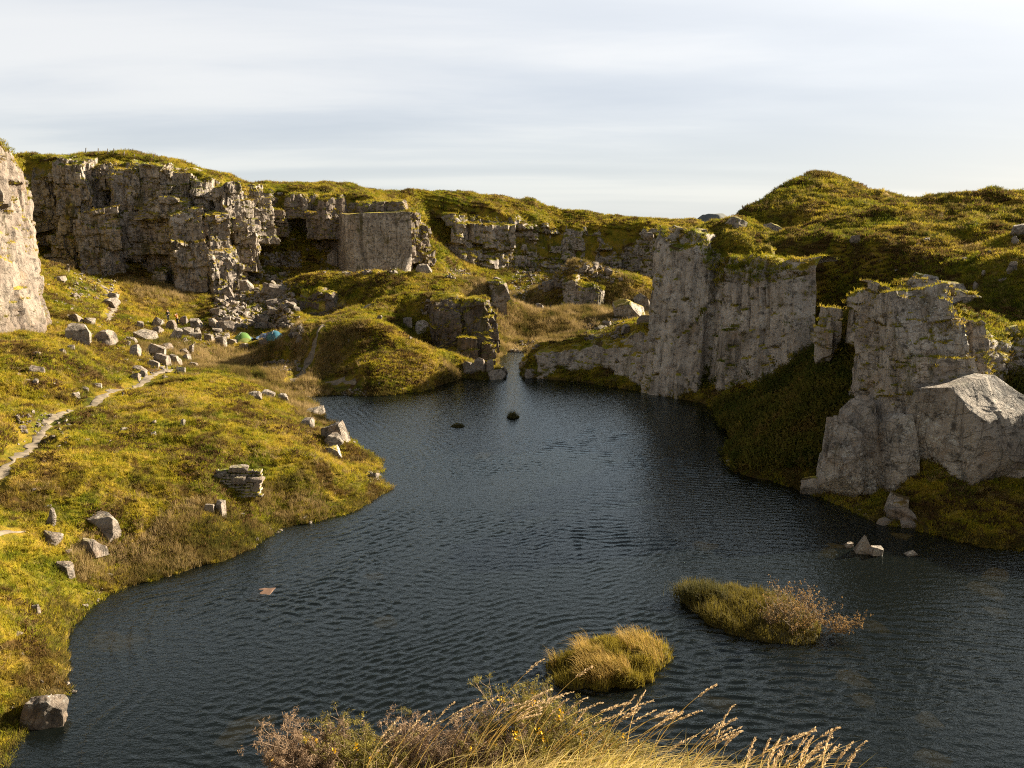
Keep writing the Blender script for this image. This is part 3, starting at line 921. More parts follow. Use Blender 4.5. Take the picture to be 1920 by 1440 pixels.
def pblock(px0, px1, py0, py1, d, thick, seed, yaw=0.0, n=14, cuts=6, rough=0.03, courses=0.0, sink=0.6, depth=(0.22, 0.7), tilt=(0, 0), jit=0.10, taper=0.18, rnd=0.0, blocky=0.0):
    """a block of rock standing behind a rectangle of the photograph, front at depth d"""
    a, b = at(px0, py1, d=d), at(px1, py0, d=d)
    w, h = (b[0] - a[0]), b[2] - a[2] + sink
    V, Q = chisel((w, thick, h), seed, n=n, cuts=cuts, rough=rough, courses=courses, depth=depth, jit=jit, taper=taper, rnd=rnd, blocky=blocky)
    V = rotz(V, yaw, tilt)
    V += np.array(((a[0] + b[0]) / 2, d + thick / 2, a[2] - sink))
    return V, Q


def join(parts):
    V, Q, n = [], [], 0
    for v, q in parts:
        V.append(v)
        Q.append(q + n)
        n += len(v)
    return np.concatenate(V), np.concatenate(Q)


CLIFFS = []


def cliff(name, parts, mat, label, sharp=28, cat="cliff"):
    V, Q = join(parts)
    me = make_mesh(name, V, Q)
    me.set_sharp_from_angle(angle=R(sharp))
    o = link(name, me, mat)
    tag(o, label, cat, kind='structure')
    CLIFFS.append((V, Q))
    return o


cliff("cliff", [rock_face(LEFT, 0.28, (1.0, 0.5, 0.14), ((7, 14), (3.0, 6), (1.2, 2.0)), 3, groove=0.12, relief=0.30, top_jit=0.5)], M['cliff_lit'],
      "sunlit pale pink granite cliff standing above the grass terrace at the left edge")

bl = [rock_face(BL, 0.32, (1.5, 0.8, 0.3), ((6, 8), (2.6, 3.0), (1.0, 1.1)), 5, groove=0.25, relief=0.3)]
for k, (x0, x1, y0, y1, d, th, yaw, cr) in enumerate([
        (104, 152, 292, 450, 140.5, 8, .10, 3.4), (140, 182, 306, 470, 143.5, 6, .05, 2.6), (138, 206, 396, 512, 137.5, 6, .45, 2.2),
        (174, 197, 306, 345, 143, 3.5, .6, 1.5), (208, 250, 316, 478, 142.5, 4.5, .6, 1.8), (254, 302, 303, 380, 144, 7, .05, 2.4),
        (298, 352, 320, 380, 145, 6, .1, 2.0), (258, 348, 372, 402, 141.5, 8, .05, 1.4), (205, 330, 398, 470, 142.5, 7, .0, 2.0),
        (316, 368, 396, 540, 137.5, 6, .38, 4.5), (350, 374, 408, 560, 139.5, 3.5, .6, 2.4), (378, 424, 400, 500, 140.5, 4, .8, 3.0),
        (378, 434, 470, 556, 139, 4.5, .8, 2.0), (393, 420, 352, 418, 144, 6, .15, 2.5), (412, 442, 342, 424, 144, 3.5, .8, 2.2),
        (350, 382, 338, 402, 145, 4, .65, 1.7), (60, 100, 330, 420, 147.5, 5, .0, 2.0), (90, 140, 440, 515, 139.5, 6, .2, 2.0),
        (430, 472, 376, 440, 148, 4.5, .75, 1.5), (444, 500, 392, 450, 152, 5, .7, 1.6), (436, 476, 430, 500, 148, 5, .2, 1.6),
        (280, 306, 505, 545, 139, 4, .1, 2.0), (476, 502, 372, 415, 159, 5, .2, 1.5), (448, 480, 345, 372, 156, 5, .2, 1.5)]):
    bl.append(pblock(x0, x1, y0, y1, d + .9, th, 300 + k, yaw, n=42, cuts=8, rough=.04, courses=cr, sink=1.0, taper=.13, blocky=1.8))
cliff("cliff", bl, M['cliff'], "tall broken granite cliff of buttresses and ledges under the fence posts")

bm = [rock_face(BM, 0.36, (1.0, 0.5, 0.22), ((7, 6), (2.8, 2.2), (1.1, 0.9)), 8, groove=0.25, relief=0.25)]
for k, (x0, x1, y0, y1, d, th, yaw, cr) in enumerate([
        (528, 572, 362, 400, 169, 8, .2, 2.0), (596, 638, 372, 440, 164, 4.5, .75, 0), (500, 530, 392, 432, 166, 6, .1, 1.2), (570, 600, 398, 440, 167, 5, .1, 1.3), 
        (660, 770, 376, 420, 168, 8, .05, 1.6), (746, 786, 394, 480, 166, 5, .75, 2.0), (778, 804, 425, 490, 168, 4, .8, 3.0)]):
    bm.append(pblock(x0, x1, y0, y1, d, th, 340 + k, yaw, n=40, rough=.04, courses=cr, sink=1.0, blocky=1.5))
cliff("cliff", bm, M['cliff_lit'], "layered granite cliff face behind the huge squared block")

cliff("cliff", [rock_face(FAR, 0.42, (1.7, 1.0, 0.4), ((8, 9), (3, 3.2), (1.3, 1.3)), 12, groove=0.3, relief=0.35, top_jit=1.0)], M['cliff'],
      "shaded far cliff at the end of the quarry below the low green ridge")

cliff("cliff", [rock_face(RIGHT[:-5], 0.20, (0.75, 0.38, 0.10), ((5.2, 30), (2.7, 12), (1.1, 3.2)), 17, groove=0.22, relief=0.16, top_jit=0.55, cap=3.0, rim=0.11), pblock(1550, 1592, 578, 672, 60.2, 3, 371, .2, n=34, cuts=8, rough=.05, blocky=1.0, courses=1.8, taper=.3, depth=(0, .5)), pblock(1610, 1638, 545, 640, 57.8, 3, 372, .2, n=34, cuts=8, rough=.05, blocky=1.0, courses=1.6, taper=.3, depth=(0, .5))], M['cliff_grey'],
      "smooth shaded grey quarry face rising straight from the lake")

rc = [rock_face(CROP, 0.15, (0.45, 0.28, 0.10), ((5, 6), (2.2, 1.9), (0.9, 0.8)), 21, groove=0.16, relief=0.22, top_jit=0.4, cap=2.4)]
for k, (x0, x1, y0, y1, d, th, yaw, tl, cr) in enumerate([
        (1668, 1850, 556, 712, 50.0, 5.0, .22, -.30, 0), (1655, 1705, 545, 800, 51.3, 4, .1, -.1, 2.6), (1690, 1870, 680, 800, 48.8, 4.5, .15, -.2, 1.8), (1790, 1880, 610, 720, 51.5, 4, -.1, -.3, 0)]):
    rc.append(pblock(x0, x1, y0, y1, d, th, 360 + k, yaw, n=48, cuts=6, courses=cr, sink=0.6, rough=0.02, blocky=.9, tilt=(tl, 0), depth=(.2, .6), taper=.1))
cliff("cliff", rc, M['outcrop'], "cracked lichen covered granite outcrop at the right below two flat boulders")

cliff("cliff", [rock_face(TONGUE, 0.18, (0.35, 0.22, 0.08), ((5, 8), (2.4, 3), (1.0, 1.4)), 25, groove=0.10, relief=0.14, top_jit=0.35, deep=1.5, cap=3.5, cap_rise=0.0, taper_ends=False)], M['cliff_grey'],
      "low dark rock wall running into the lake from the foot of the grey quarry face")
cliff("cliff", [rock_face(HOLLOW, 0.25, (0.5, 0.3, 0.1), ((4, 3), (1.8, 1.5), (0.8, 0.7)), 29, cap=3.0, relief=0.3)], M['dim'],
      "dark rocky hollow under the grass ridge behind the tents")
cliff("cliff", [rock_face(KNOLL, 0.25, (0.5, 0.3, 0.1), ((4, 6), (1.8, 2.5), (0.8, 1.0)), 33, cap=4.0, relief=0.2)], M['cliff'],
      "small rock face of the grassy knoll standing alone in the reedy basin")
# ------------------------------------------------------------------ the lake
def build_water():
    th = np.concatenate([np.arange(R(-85), R(-39), R(0.5)), np.arange(R(-39), R(39), R(0.075)), np.arange(R(39), R(85), R(0.5))])
    r = [9.0]
    while r[-1] < 112:
        r.append(r[-1] * 1.0018)
    r = np.array(r)
    RR, TH = np.meshgrid(r, th, indexing='ij')
    X, Y = RR * np.sin(TH), RR * np.cos(TH)
    wr = np.random.default_rng(5)
    wx = X + 1.0 * vnoise2(X / 14, Y / 14, 61) + 0.20 * vnoise2(X / 2.6, Y / 2.6, 62)
    wy = Y + 1.0 * vnoise2(X / 14, Y / 14, 63) + 0.20 * vnoise2(X / 2.6, Y / 2.6, 64)

    def train(a0, sdv, lo, hi, n):
        g = 0
        for k in range(n):
            lam = wr.uniform(lo, hi)
            a = wr.normal(a0, sdv)
            kk = 2 * math.pi / lam
            g = g + wr.uniform(0.5, 1.2) * np.sin(kk * (wx * math.cos(a) + wy * math.sin(a)) + wr.uniform(0, 6.28))
        return g / math.sqrt(n * 0.4)

    def rings(dist, lo, hi, n):
        g = 0
        for k in range(n):
            kk = 2 * math.pi / wr.uniform(lo, hi)
            g = g + np.sin(kk * dist + wr.uniform(0, 6.28) + 1.2 * vnoise2(X / 2.2, Y / 2.2, 80 + k))
        return g / math.sqrt(n * 0.5)

    shore = poly_dist(SH, X, Y)
    left = np.exp(-((shore + 1.0) / 8.0) ** 2) * sstep(6, -6, X + 0.12 * (Y - 40))
    isl = at(1140, 1240, z=0)
    di = np.hypot(X - isl[0], (Y - isl[1]) * 1.1)
    near = np.exp(-(np.maximum(di - 2, 0) / 4.5) ** 2) * sstep(3, -5, X - isl[0] - 1)
    main = train(R(-102), R(13), .36, .72, 12)
    cross = train(R(-48), R(16), .30, .52, 8)
    curve = rings(shore + 0.25 * (wx - X), .55, .85, 4)
    ring = rings(di, .42, .62, 3)
    m1 = 0.35 + 0.65 * sstep(-0.35, 0.45, fbm2(X / 9.0, Y / 12.0, 3, 66))
    m2 = 0.15 + 0.85 * sstep(-0.10, 0.55, fbm2(X / 7.0 + 9, Y / 9.0, 3, 67))
    G = main * m1 * (1 - .65 * left) * (1 - .5 * near) + 0.55 * cross * m2 + 1.0 * curve * left + 0.8 * ring * near
    # wind waves have sharp crests and flat troughs
    Z = 0.0225 * (np.exp(0.62 * np.clip(G, -2.2, 1.5)) - 1.15)
    patch = 0.45 + 0.55 * sstep(-0.45, 0.40, fbm2(X / 17, Y / 10, 3, 69))
    sd = bil(SD, X, Y)
    lee = sstep(30, 10, X - 0.12 * (Y - 60))            # calmer under the right-hand cliff
    Z *= patch * (0.35 + 0.65 * lee) * sstep(0.2, -2.0, sd)
    V = np.stack([X, Y, Z], -1).reshape(-1, 3)
    Q = grid_quads(len(r), len(th))
    keep = (sd.ravel()[Q].min(1) < 0.5)
    Q = Q[keep]
    used = np.unique(Q)
    remap = np.full(len(V), -1)
    remap[used] = np.arange(len(used))
    o = link("water", make_mesh("water", V[used], remap[Q]), M['water'])
    tag(o, "dark wind rippled lake filling the old quarry", "lake", kind='structure')


build_water()
# ------------------------------------------------------------------ boulders, slabs and rubble
def place_rock(name, rect, seed, label, mat='boulder', cat="boulder", group=None, depth=0.75, yaw=None, cuts=10, n=15, rough=0.04, sink=0.42, dz=0.0, dback=0.0, dist=None, cut=(-0.15, 0.42), tilt=None, z=None):
    x0, x1, y0, y1 = rect
    r = np.random.default_rng(seed)
    if dist is not None:
        g = at((x0 + x1) / 2, y1, d=dist)
    elif z is not None:
        g = at((x0 + x1) / 2, y1, z=z)
    else:
        g = ground_pt((x0 + x1) / 2, y1)
        if g is None:
            print("no ground behind", rect)
            return None
    d = g[1]
    w = (x1 - x0) * d / F_PX
    h = (y1 - y0) * d / F_PX * 1.02
    th = w * depth
    V, Q = chisel((w * 1.0, th, h * (1 + sink)), seed, n=n, cuts=cuts, rough=rough, depth=cut, jit=.2, taper=r.uniform(.0, .32))
    V = rotz(V, r.uniform(-0.35, 0.35) if yaw is None else yaw, (r.normal(0, .14), r.normal(0, .2)) if tilt is None else tilt)
    me = make_mesh(name, V, Q)
    me.set_sharp_from_angle(angle=R(32))
    o = link(name, me, M[mat], loc=(g[0], d + th * 0.45 + dback, g[2] - h * sink + dz))
    tag(o, label, cat, group)
    return o


ROCKS = [
    # left terrace and slope
    ((116, 163, 611, 641), "dark rugged rock at the terrace edge, right of the pink cliff foot", {}),
    ((169, 208, 621, 645), "grey squarish boulder just right of the dark rugged rock by the terrace", {}),
    ((131, 153, 592, 607), "pale boulder on the slope between the pink cliff and the upper path", {}),
    ((155, 174, 597, 609), "flat pale stone immediately left of the foot of the upper path", {}),
    ((190, 219, 560, 573), "broad pale slab lying across the bend of the upper path", dict(depth=1.0)),
    ((194, 221, 550, 560), "narrow pale slab just above the broad slab on the upper path", dict(depth=1.0)),
    ((96, 120, 520, 529), "flat stone bedded in the grass high on the left slope beside the pink cliff", {}),
    ((118, 126, 494, 508), "pale upright stone at the top of the left slope against the dark cliff", {}),
    ((165, 178, 498, 507), "white block lying at the foot of the broken cliff", {}),
    # round the people
    ((254, 267, 603, 616), "small dark sided boulder in the grass left of the two people", {}),
    ((280, 300, 597, 612), "tilted slab to the left of the notched rock below the people", dict(tilt=(0, .25))),
    ((307, 330, 602, 619), "notched pale rock directly below the person in black", {}),
    ((311, 330, 613, 635), "tooth shaped pale rock tapering down into the grass in front of the people", dict(cut=(-.2, .3))),
    ((335, 352, 595, 611), "upright pale block behind the person in orange", {}),
    ((355, 379, 601, 618), "leaning pale block right of the person in orange", dict(tilt=(0, -.2))),
    ((283, 304, 614, 627), "low pale boulder in the grass left of the tooth shaped rock", {}),
    ((329, 358, 613, 631), "long slab with a shaded front right of the tooth shaped rock", dict(depth=.6)),
    ((357, 378, 617, 631), "square grey block touching the right end of the long slab", {}),
    ((354, 376, 624, 635), "low white stone in front of the square grey block", {}),
    ((246, 284, 623, 637), "long smooth slab sloping to the right in open grass", dict(depth=.9, tilt=(0, .12))),
    ((240, 255, 632, 644), "pale split boulder below the long smooth slab", {}),
    ((231, 241, 640, 649), "little stone below and left of the pale split boulder", {}),
    ((236, 257, 647, 668), "leftmost boulder of the jumbled row above the path end, split with a dark gap", {}),
    ((254, 267, 652, 669), "thin upright slab second in the jumbled row above the path end", {}),
    ((268, 302, 648, 668), "widest block of the jumbled row above the path end", dict(depth=.9)),
    ((291, 323, 645, 657), "flat layered rock behind the widest block of the jumbled row", {}),
    ((285, 318, 665, 680), "long dark fronted block below the jumbled row", dict(depth=.5)),
    ((315, 337, 667, 681), "pale broken stone at the right end of the long dark fronted block", {}),
    ((338, 356, 666, 677), "low grey stone right of the pale broken stone", {}),
    ((333, 351, 656, 667), "grey boulder in brown grass above the low grey stone", {}),
    ((350, 362, 649, 664), "upright stone beside a clump of brown rushes near the tents", {}),
    ((272, 297, 677, 689), "pale rubble block at the very end of the main path", {}),
    ((383, 401, 628, 642), "dark faced boulder at the left end of the stones below the green tent", {}),
    ((400, 422, 633, 649), "jagged stone among the rushes below the green tent", {}),
    ((424, 444, 637, 647), "flat dark stone directly below the green tent", {}),
    ((409, 443, 604, 624), "large pale boulder at the left of the green tent", dict(depth=.9)),
    ((396, 413, 598, 618), "angular stone leaning on the large pale boulder left of the green tent", {}),
    ((479, 503, 604, 621), "pale pointed boulder behind the gap between the two tents", {}),
    ((485, 507, 638, 651), "pale block in the rushes below the blue tent", {}),
    ((447, 464, 646, 656), "low pale stone in rushes below the blue groundsheet", {}),
    # beside the main path
    ((245, 269, 688, 698), "pale flat boulder left of the main path, uppermost of three", {}),
    ((243, 263, 701, 713), "white boulder left of the main path, lowest of three", {}),
    ((259, 276, 695, 707), "pale boulder left of the main path, nearest to it of three", {}),
    ((325, 344, 690, 701), "dark flat rock at the right where the main path ends", dict(mat='outcrop')),
    ((350, 369, 681, 689), "small pale block in brown grass beyond the mound top", {}),
    # terrace bank
    ((50, 78, 687, 700), "broad pale triangular stone in the bank below the left terrace", dict(cut=(-.2, .3))),
    ((58, 71, 712, 721), "small pale stone below the triangular stone of the terrace bank", {}),
    ((146, 161, 725, 734), "white cube like stone in short grass left of the main path", {}),
    ((131, 149, 739, 750), "pale stone below the white cube like stone left of the main path", {}),
    ((168, 188, 721, 728), "thin dark slab lying flat in grass right of the white cube like stone", {}),
    ((124, 138, 647, 655), "rounded pale stone at the right end of the curved track on the terrace", {}),
    ((108, 120, 655, 662), "small pale stone on the curved track, middle of three", {}),
    ((63, 76, 661, 669), "pale stone on the curved track, leftmost of three", {}),
    # left bank
    ((334, 344, 788, 803), "lone white upright stone on the top of the near left bank", {}),
    ((140, 190, 1012, 1042), "low front half of the split boulder on the near left bank", dict(depth=.6, n=18)),
    ((152, 218, 981, 1024), "large split boulder with a notched top on the near left bank", dict(n=22, depth=.55, dback=.4)),
    ((72, 110, 1001, 1023), "flat pale slab left of the large split boulder", dict(depth=.8)),
    ((84, 101, 957, 985), "grey stone half sunk in grass above the flat pale slab", {}),
    ((104, 137, 1059, 1083), "pinkish brown stone in tall grass below the large split boulder", {}),
    ((55, 71, 1134, 1152), "small white stone alone low on the near left bank", {}),
    ((398, 422, 943, 971), "dark spotted boulder below the ruined stone wall", dict(n=16)),
    ((380, 402, 944, 962), "brown lump of rock touching the dark spotted boulder", {}),
    # shore rocks
    ((604, 650, 797, 826), "white angular rock at the lake edge, topmost of three", dict(n=18)),
    ((602, 641, 818, 843), "white angular rock at the lake edge, middle of three", dict(n=18)),
    ((618, 645, 834, 858), "shaded grey rock at the lake edge, lowest of three", dict(n=18, mat='outcrop')),
    ((559, 588, 787, 801), "grey flat stone near the shore above the white angular rocks", {}),
    ((463, 491, 737, 749), "bright flat rock at the far brink of the near mound", {}),
    ((485, 512, 735, 742), "pale slab behind the bright flat rock of the mound brink", {}),
    ((514, 538, 739, 749), "pale slab right of the bright flat rock of the mound brink", {}),
    ((569, 602, 768, 778), "thin slab lying at the water among rushes", dict(depth=1.2)),
    ((690, 712, 888, 897), "low pale stones at the tip of the near mound", {}),
    # in and beside the lake
    ((12, 106, 1322, 1388), "big square boulder with pale edges at the bottom left waterline", dict(n=40, cuts=9, depth=.9, yaw=.25, cut=(.0, .55), z=-0.25, tilt=(-.22, .12), mat='speckled', rough=.06)),
    ((455, 506, 1114, 1130), "flat reddish slab breaking the lake surface alone", dict(mat='red', z=-.05, depth=1.6, n=16, flat=True)),
    ((1604, 1642, 1006, 1041), "pointed pyramid rock standing in the lake", dict(z=-.05, n=20, pyramid=True)),
    ((1628, 1660, 1026, 1044), "low brown rock at the right foot of the pyramid rock", dict(z=-.03)),
    ((1586, 1602, 1018, 1028), "small dark stone in the water left of the pyramid rock", dict(z=-.03)),
    ((1700, 1724, 1036, 1044), "small pale stone in the water right of the pyramid rock", dict(z=-.03)),
    ((1655, 1699, 929, 967), "mossy leaning boulder at the right bank waterline", dict(n=18, mat='outcrop', tilt=(0, .3))),
    ((1668, 1724, 957, 980), "pale tilted slab at the right bank below the mossy boulder", dict(n=18, depth=.6, tilt=(0, -.15))),
    ((1647, 1672, 974, 988), "small pale stone at the water left of the tilted slab", {}),
    ((1688, 1724, 977, 991), "low brown stone at the water below the tilted slab", {}),
    ((1508, 1562, 901, 931), "grey boulder at the waterline under the right outcrop", dict(n=18, mat='outcrop')),
    ((1567, 1597, 888, 906), "pale square stone above the grey waterline boulder", dict(mat='outcrop')),
    ((1878, 1935, 887, 905), "pale slab on the grass ledge at the right edge of the picture", dict(mat='outcrop')),
    # upper right
    ((1699, 1769, 517, 554), "long rounded boulder resting on top of the right outcrop, left of two", dict(n=24, depth=.7, cut=(-.2, .3), mat='outcrop')),
    ((1766, 1829, 532, 568), "rounded boulder resting on top of the right outcrop, right of two", dict(n=24, depth=.8, cut=(-.2, .3), mat='outcrop')),
    ((1807, 1830, 549, 568), "little dark stone propped against the right hand rounded boulder", dict(mat='outcrop')),
    ((1702, 1776, 545, 576), "flat white slab in front of the two rounded boulders", dict(n=18, depth=.9, cut=(-.2, .3), dist=55.3)),
    ((1884, 1935, 617, 652), "cracked boulder in the heather right of the right outcrop", dict(n=18, mat='outcrop')),
    ((1872, 1940, 674, 718), "grey layered slab pile at the right edge below the cracked boulder", dict(n=20, mat='outcrop', depth=.8)),
    ((1358, 1397, 406, 427), "dark overhanging slab jutting from the left flank of the right hill", dict(mat='cliff', depth=1.0)),
    ((1433, 1468, 420, 436), "dark flat rock in the hill turf right of the overhanging slab", dict(mat='cliff')),
    ((1596, 1614, 444, 458), "small grey rock in a hollow of the right hill", {}),
    ((1729, 1743, 445, 454), "tiny white rock in the upper turf of the right hill", {}),
    ((1903, 1930, 423, 442), "pale rock at the right edge high on the hill, upper of two", {}),
    ((1901, 1917, 445, 456), "pale rock at the right edge high on the hill, lower of two", {}),
    ((1889, 1906, 491, 511), "upright pale rock on the hillside above the two rounded boulders", {}),
    ((1841, 1851, 510, 518), "white stone in turf above the right hand rounded boulder", {}),
    ((1827, 1838, 530, 541), "white stone close behind the right hand rounded boulder", {}),
    ((1250, 1276, 424, 440), "pale block perched on the left end of the grey quarry face", dict(dist=87.0)),
    ((1304, 1330, 431, 448), "pale rock on the brow of the grey quarry face below the hill", dict(dist=85.0)),
    ((1208, 1228, 437, 447), "flat stone on the brow just left of the grey quarry face", dict(dist=190.)),
    # middle mounds
    ((775, 804, 602, 628), "cracked grey boulder on the side of the middle mound", dict(n=18, mat='outcrop')),
    ((755, 773, 599, 614), "pale angular boulder left of the cracked grey boulder on the mound", {}),
    ((702, 712, 589, 600), "small white stone beside the path over the mound", {}),
    ((861, 896, 682, 703), "long slab sloping into the lake at the foot of the middle outcrop", dict(tilt=(0, .3), depth=.6)),
    ((880, 909, 673, 700), "square block leaning at the foot of the middle outcrop", dict(n=16)),
    ((907, 926, 676, 700), "upright block right of the square block at the outcrop foot", dict(n=16)),
    ((914, 954, 695, 711), "flat dark slab lying in the water below the middle outcrop", dict(z=0.0, depth=.8)),
    ((930, 957, 690, 701), "small slab in the water at the lake outlet", dict(z=0.03, depth=.8)),
    ((911, 921, 608, 621), "small pale rock between the outcrop and the standing pillar", {}),
    ((978, 1022, 691, 707), "pale edged slab at the water under the end of the low rock wall", dict(dist=90.2, n=16)),
    ((1148, 1208, 566, 600), "large dark boulder at the left foot of the grey quarry face", dict(n=20, mat='outcrop', depth=.9)),
    ((1203, 1238, 553, 590), "tilted slab leaning beside the large dark boulder", dict(n=16, tilt=(0, -.4), depth=.5)),
    ((1193, 1216, 593, 612), "pale block on the rubble above the low rock wall", {}),
    ((1003, 1021, 571, 581), "grey rounded boulder out on the reedy basin floor", {}),
    ((1029, 1041, 572, 578), "small stone right of the grey rounded boulder in the basin", {}),
    ((1065, 1081, 574, 579), "flat stone in the pale reeds near the lone knoll", {}),
    # cliff foot
    ((427, 453, 517, 537), "tilted pale block at the right foot of the broken cliff, upper left", {}),
    ((447, 472, 525, 546), "long pale block at the right foot of the broken cliff", {}),
    ((424, 441, 539, 557), "small block at the right foot of the broken cliff, lower left", {}),
    ((470, 492, 503, 521), "grey block above the long pale block of the broken cliff foot", {}),
    ((484, 506, 531, 553), "dark gabled block right of the long pale block at the cliff foot", {}),
    ((487, 536, 535, 557), "long low slab stretching right from the dark gabled block", dict(depth=.5)),
    ((610, 640, 470, 499), "left hand pile block at the foot of the huge squared block", {}),
    ((632, 657, 476, 500), "right hand pile block at the foot of the huge squared block", {}),
    ((672, 702, 478, 500), "leaning slab in front of the huge squared block", dict(tilt=(0, -.35))),
    ((736, 774, 492, 506), "flat slabs on the turf right of the huge squared block", {}),
    ((778, 812, 496, 512), "flat slab pile at the crest of the grass ridge", {}),
    ((915, 936, 519, 533), "pale stone balanced on the standing pillar", dict(dist=126.)),
]


def pyramid_rock(name, rect, label, z):
    x0, x1, y0, y1 = rect
    g = at((x0 + x1) / 2, y1, z=z)
    w, h = (x1 - x0) * g[1] / F_PX, (y1 - y0) * g[1] / F_PX * 1.05
    V, Q = chisel((w * 1.15, w * 0.8, h + .3), 77, n=22, cuts=3, rough=0.03, depth=(.5, 1))
    t = np.clip(V[:, 2] / (h + .3), 0, 1)
    k = 1 - 0.93 * t ** 1.1
    V[:, 0] = V[:, 0] * k + 0.02 * w * t
    V[:, 1] = V[:, 1] * k
    me = make_mesh(name, V, Q)
    me.set_sharp_from_angle(angle=R(32))
    o = link(name, me, M['boulder'], loc=(g[0], g[1] + w * .3, z - .3))
    return tag(o, label, "boulder")


M['red'] = mat_plain('red_brown_stone', (0.11, 0.062, 0.040), 0.8, 0.4, 3.0)
for k, (rect, label, kw) in enumerate(ROCKS):
    kw = dict(kw)
    flat = kw.pop('flat', False)
    nm = "slab" if 'slab' in label.split(' with ')[0].split()[:4] else ("boulder" if 'boulder' in label else "rock")
    if kw.pop('pyramid', None):
        pyramid_rock("rock", rect, label, kw['z'])
    else:
        ro = place_rock(nm, rect, 500 + k, label, cat=nm, **kw)
        if flat:
            ro.scale = (1, .8, .2)
            ro.rotation_euler = (.05, -.05, .2)
            ro.location.z = -.11

# the big rocks of the right bank and the huge block of the back cliff
V, Q = join([pblock(1560, 1650, 800, 918, 47.0, 3.5, 401, .35, n=50, cuts=16, rough=.02, blocky=.4, sink=1.0, depth=(-.1, .35), taper=.35, rnd=.2, tilt=(-.2, .1)),
              pblock(1590, 1700, 760, 918, 47.8, 4, 405, .2, n=56, cuts=16, rough=.02, blocky=.4, sink=1.0, depth=(-.1, .35), taper=.35, rnd=.15, tilt=(-.25, .1)),
              pblock(1650, 1770, 690, 905, 48.6, 4.0, 403, .15, n=56, cuts=14, rough=.02, blocky=.5, sink=1.0, depth=(-.05, .4), taper=.3, rnd=.1, tilt=(-.2, .1)),
              pblock(1664, 1745, 790, 916, 47.2, 2.5, 407, .1, n=44, cuts=14, rough=.02, blocky=.4, sink=.8, rnd=.35, taper=.3, tilt=(-.2, 0))])
me = make_mesh("rock", V, Q)
me.set_sharp_from_angle(angle=R(22))
tag(link("rock", me, M['bare']), "pale lichen spotted rock mass rising from the right bank at the outcrop foot", "rock")
BIG_ROCKS = []
V, Q = pblock(1728, 2030, 712, 915, 46.2, 6.5, 404, -.12, n=70, cuts=22, rough=.014, sink=1.0, depth=(-.12, .25), taper=.16, rnd=.45, blocky=.12)
me = make_mesh("boulder", V, Q)
me.set_sharp_from_angle(angle=R(26))
tag(link("boulder", me, M['bare']), "huge rounded boulder with a pale top at the right edge under the outcrop", "boulder")
V, Q = join([pblock(634, 756, 398, 503, 160.5, 9, 410, .42, n=34, cuts=4, rough=.02, sink=2.0, depth=(.45, .8), jit=.05, taper=.04)])
me = make_mesh("rock", V, Q)
me.set_sharp_from_angle(angle=R(30))
tag(link("rock", me, M['cliff']), "huge squared granite block with a bright right end before the back cliff", "rock")

# middle outcrop: stacked blocks at the end of the mound, and the standing pillar at the end of the ridge
oc = []
for k, (x0, x1, y0, y1, d, th, yaw, cr) in enumerate([
        (802, 886, 558, 684, 97.6, 7, .25, 1.8), (846, 922, 566, 650, 97.8, 7, .35, 1.5), (872, 922, 596, 690, 97.5, 5, .3, 1.8), (820, 870, 600, 676, 96.8, 4, .15, 1.6),
        (846, 896, 636, 690, 95.2, 4, .2, 1.5), (800, 832, 575, 628, 100.5, 4, .1, 1.4), (892, 924, 630, 696, 95.6, 3.5, .35, 1.3), (858, 912, 560, 590, 101.5, 5, .3, 1.0), (838, 862, 655, 690, 94.6, 3, .1, 1.2)]):
    oc.append(pblock(x0, x1, y0, y1, d, th, 420 + k, yaw, n=34, courses=cr, sink=1.0, rough=.04, blocky=1.0, depth=(.1, .6)))
V, Q = join(oc)
me = make_mesh("outcrop", V, Q)
me.set_sharp_from_angle(angle=R(22))
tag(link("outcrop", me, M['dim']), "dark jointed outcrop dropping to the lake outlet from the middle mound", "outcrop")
BIG_ROCKS.append((V, Q))
V, Q = join([pblock(912, 949, 528, 614, 122.0, 4.5, 440, .35, n=26, courses=2.5, sink=1.0, rough=.03, depth=(.2, .7)), pblock(880, 926, 534, 600, 124.0, 5, 441, .2, n=24, courses=2.0, sink=1.0, rough=.05),
             pblock(838, 890, 540, 580, 125.0, 4, 442, .1, n=24, courses=1.6, sink=1.0, rough=.05)])
me = make_mesh("outcrop", V, Q)
me.set_sharp_from_angle(angle=R(22))
tag(link("outcrop", me, M['cliff']), "upright rock pillar ending the grass ridge beside the reedy basin", "outcrop")
BIG_ROCKS.append((V, Q))


# ---- loose stones: many individuals of a few shapes, and fine rubble between them
STONE_SHAPES = []
for k in range(9):
    rr = np.random.default_rng(900 + k)
    V, Q = chisel((1.0, rr.uniform(.5, .9), rr.uniform(.3, .7)), 900 + k, n=8, cuts=7, rough=.04, depth=(-.05, .5))
    me = make_mesh("stone", V, Q)
    me.set_sharp_from_angle(angle=R(32))
    me.materials.append(M['boulder'])
    STONE_SHAPES.append((me, V, Q))

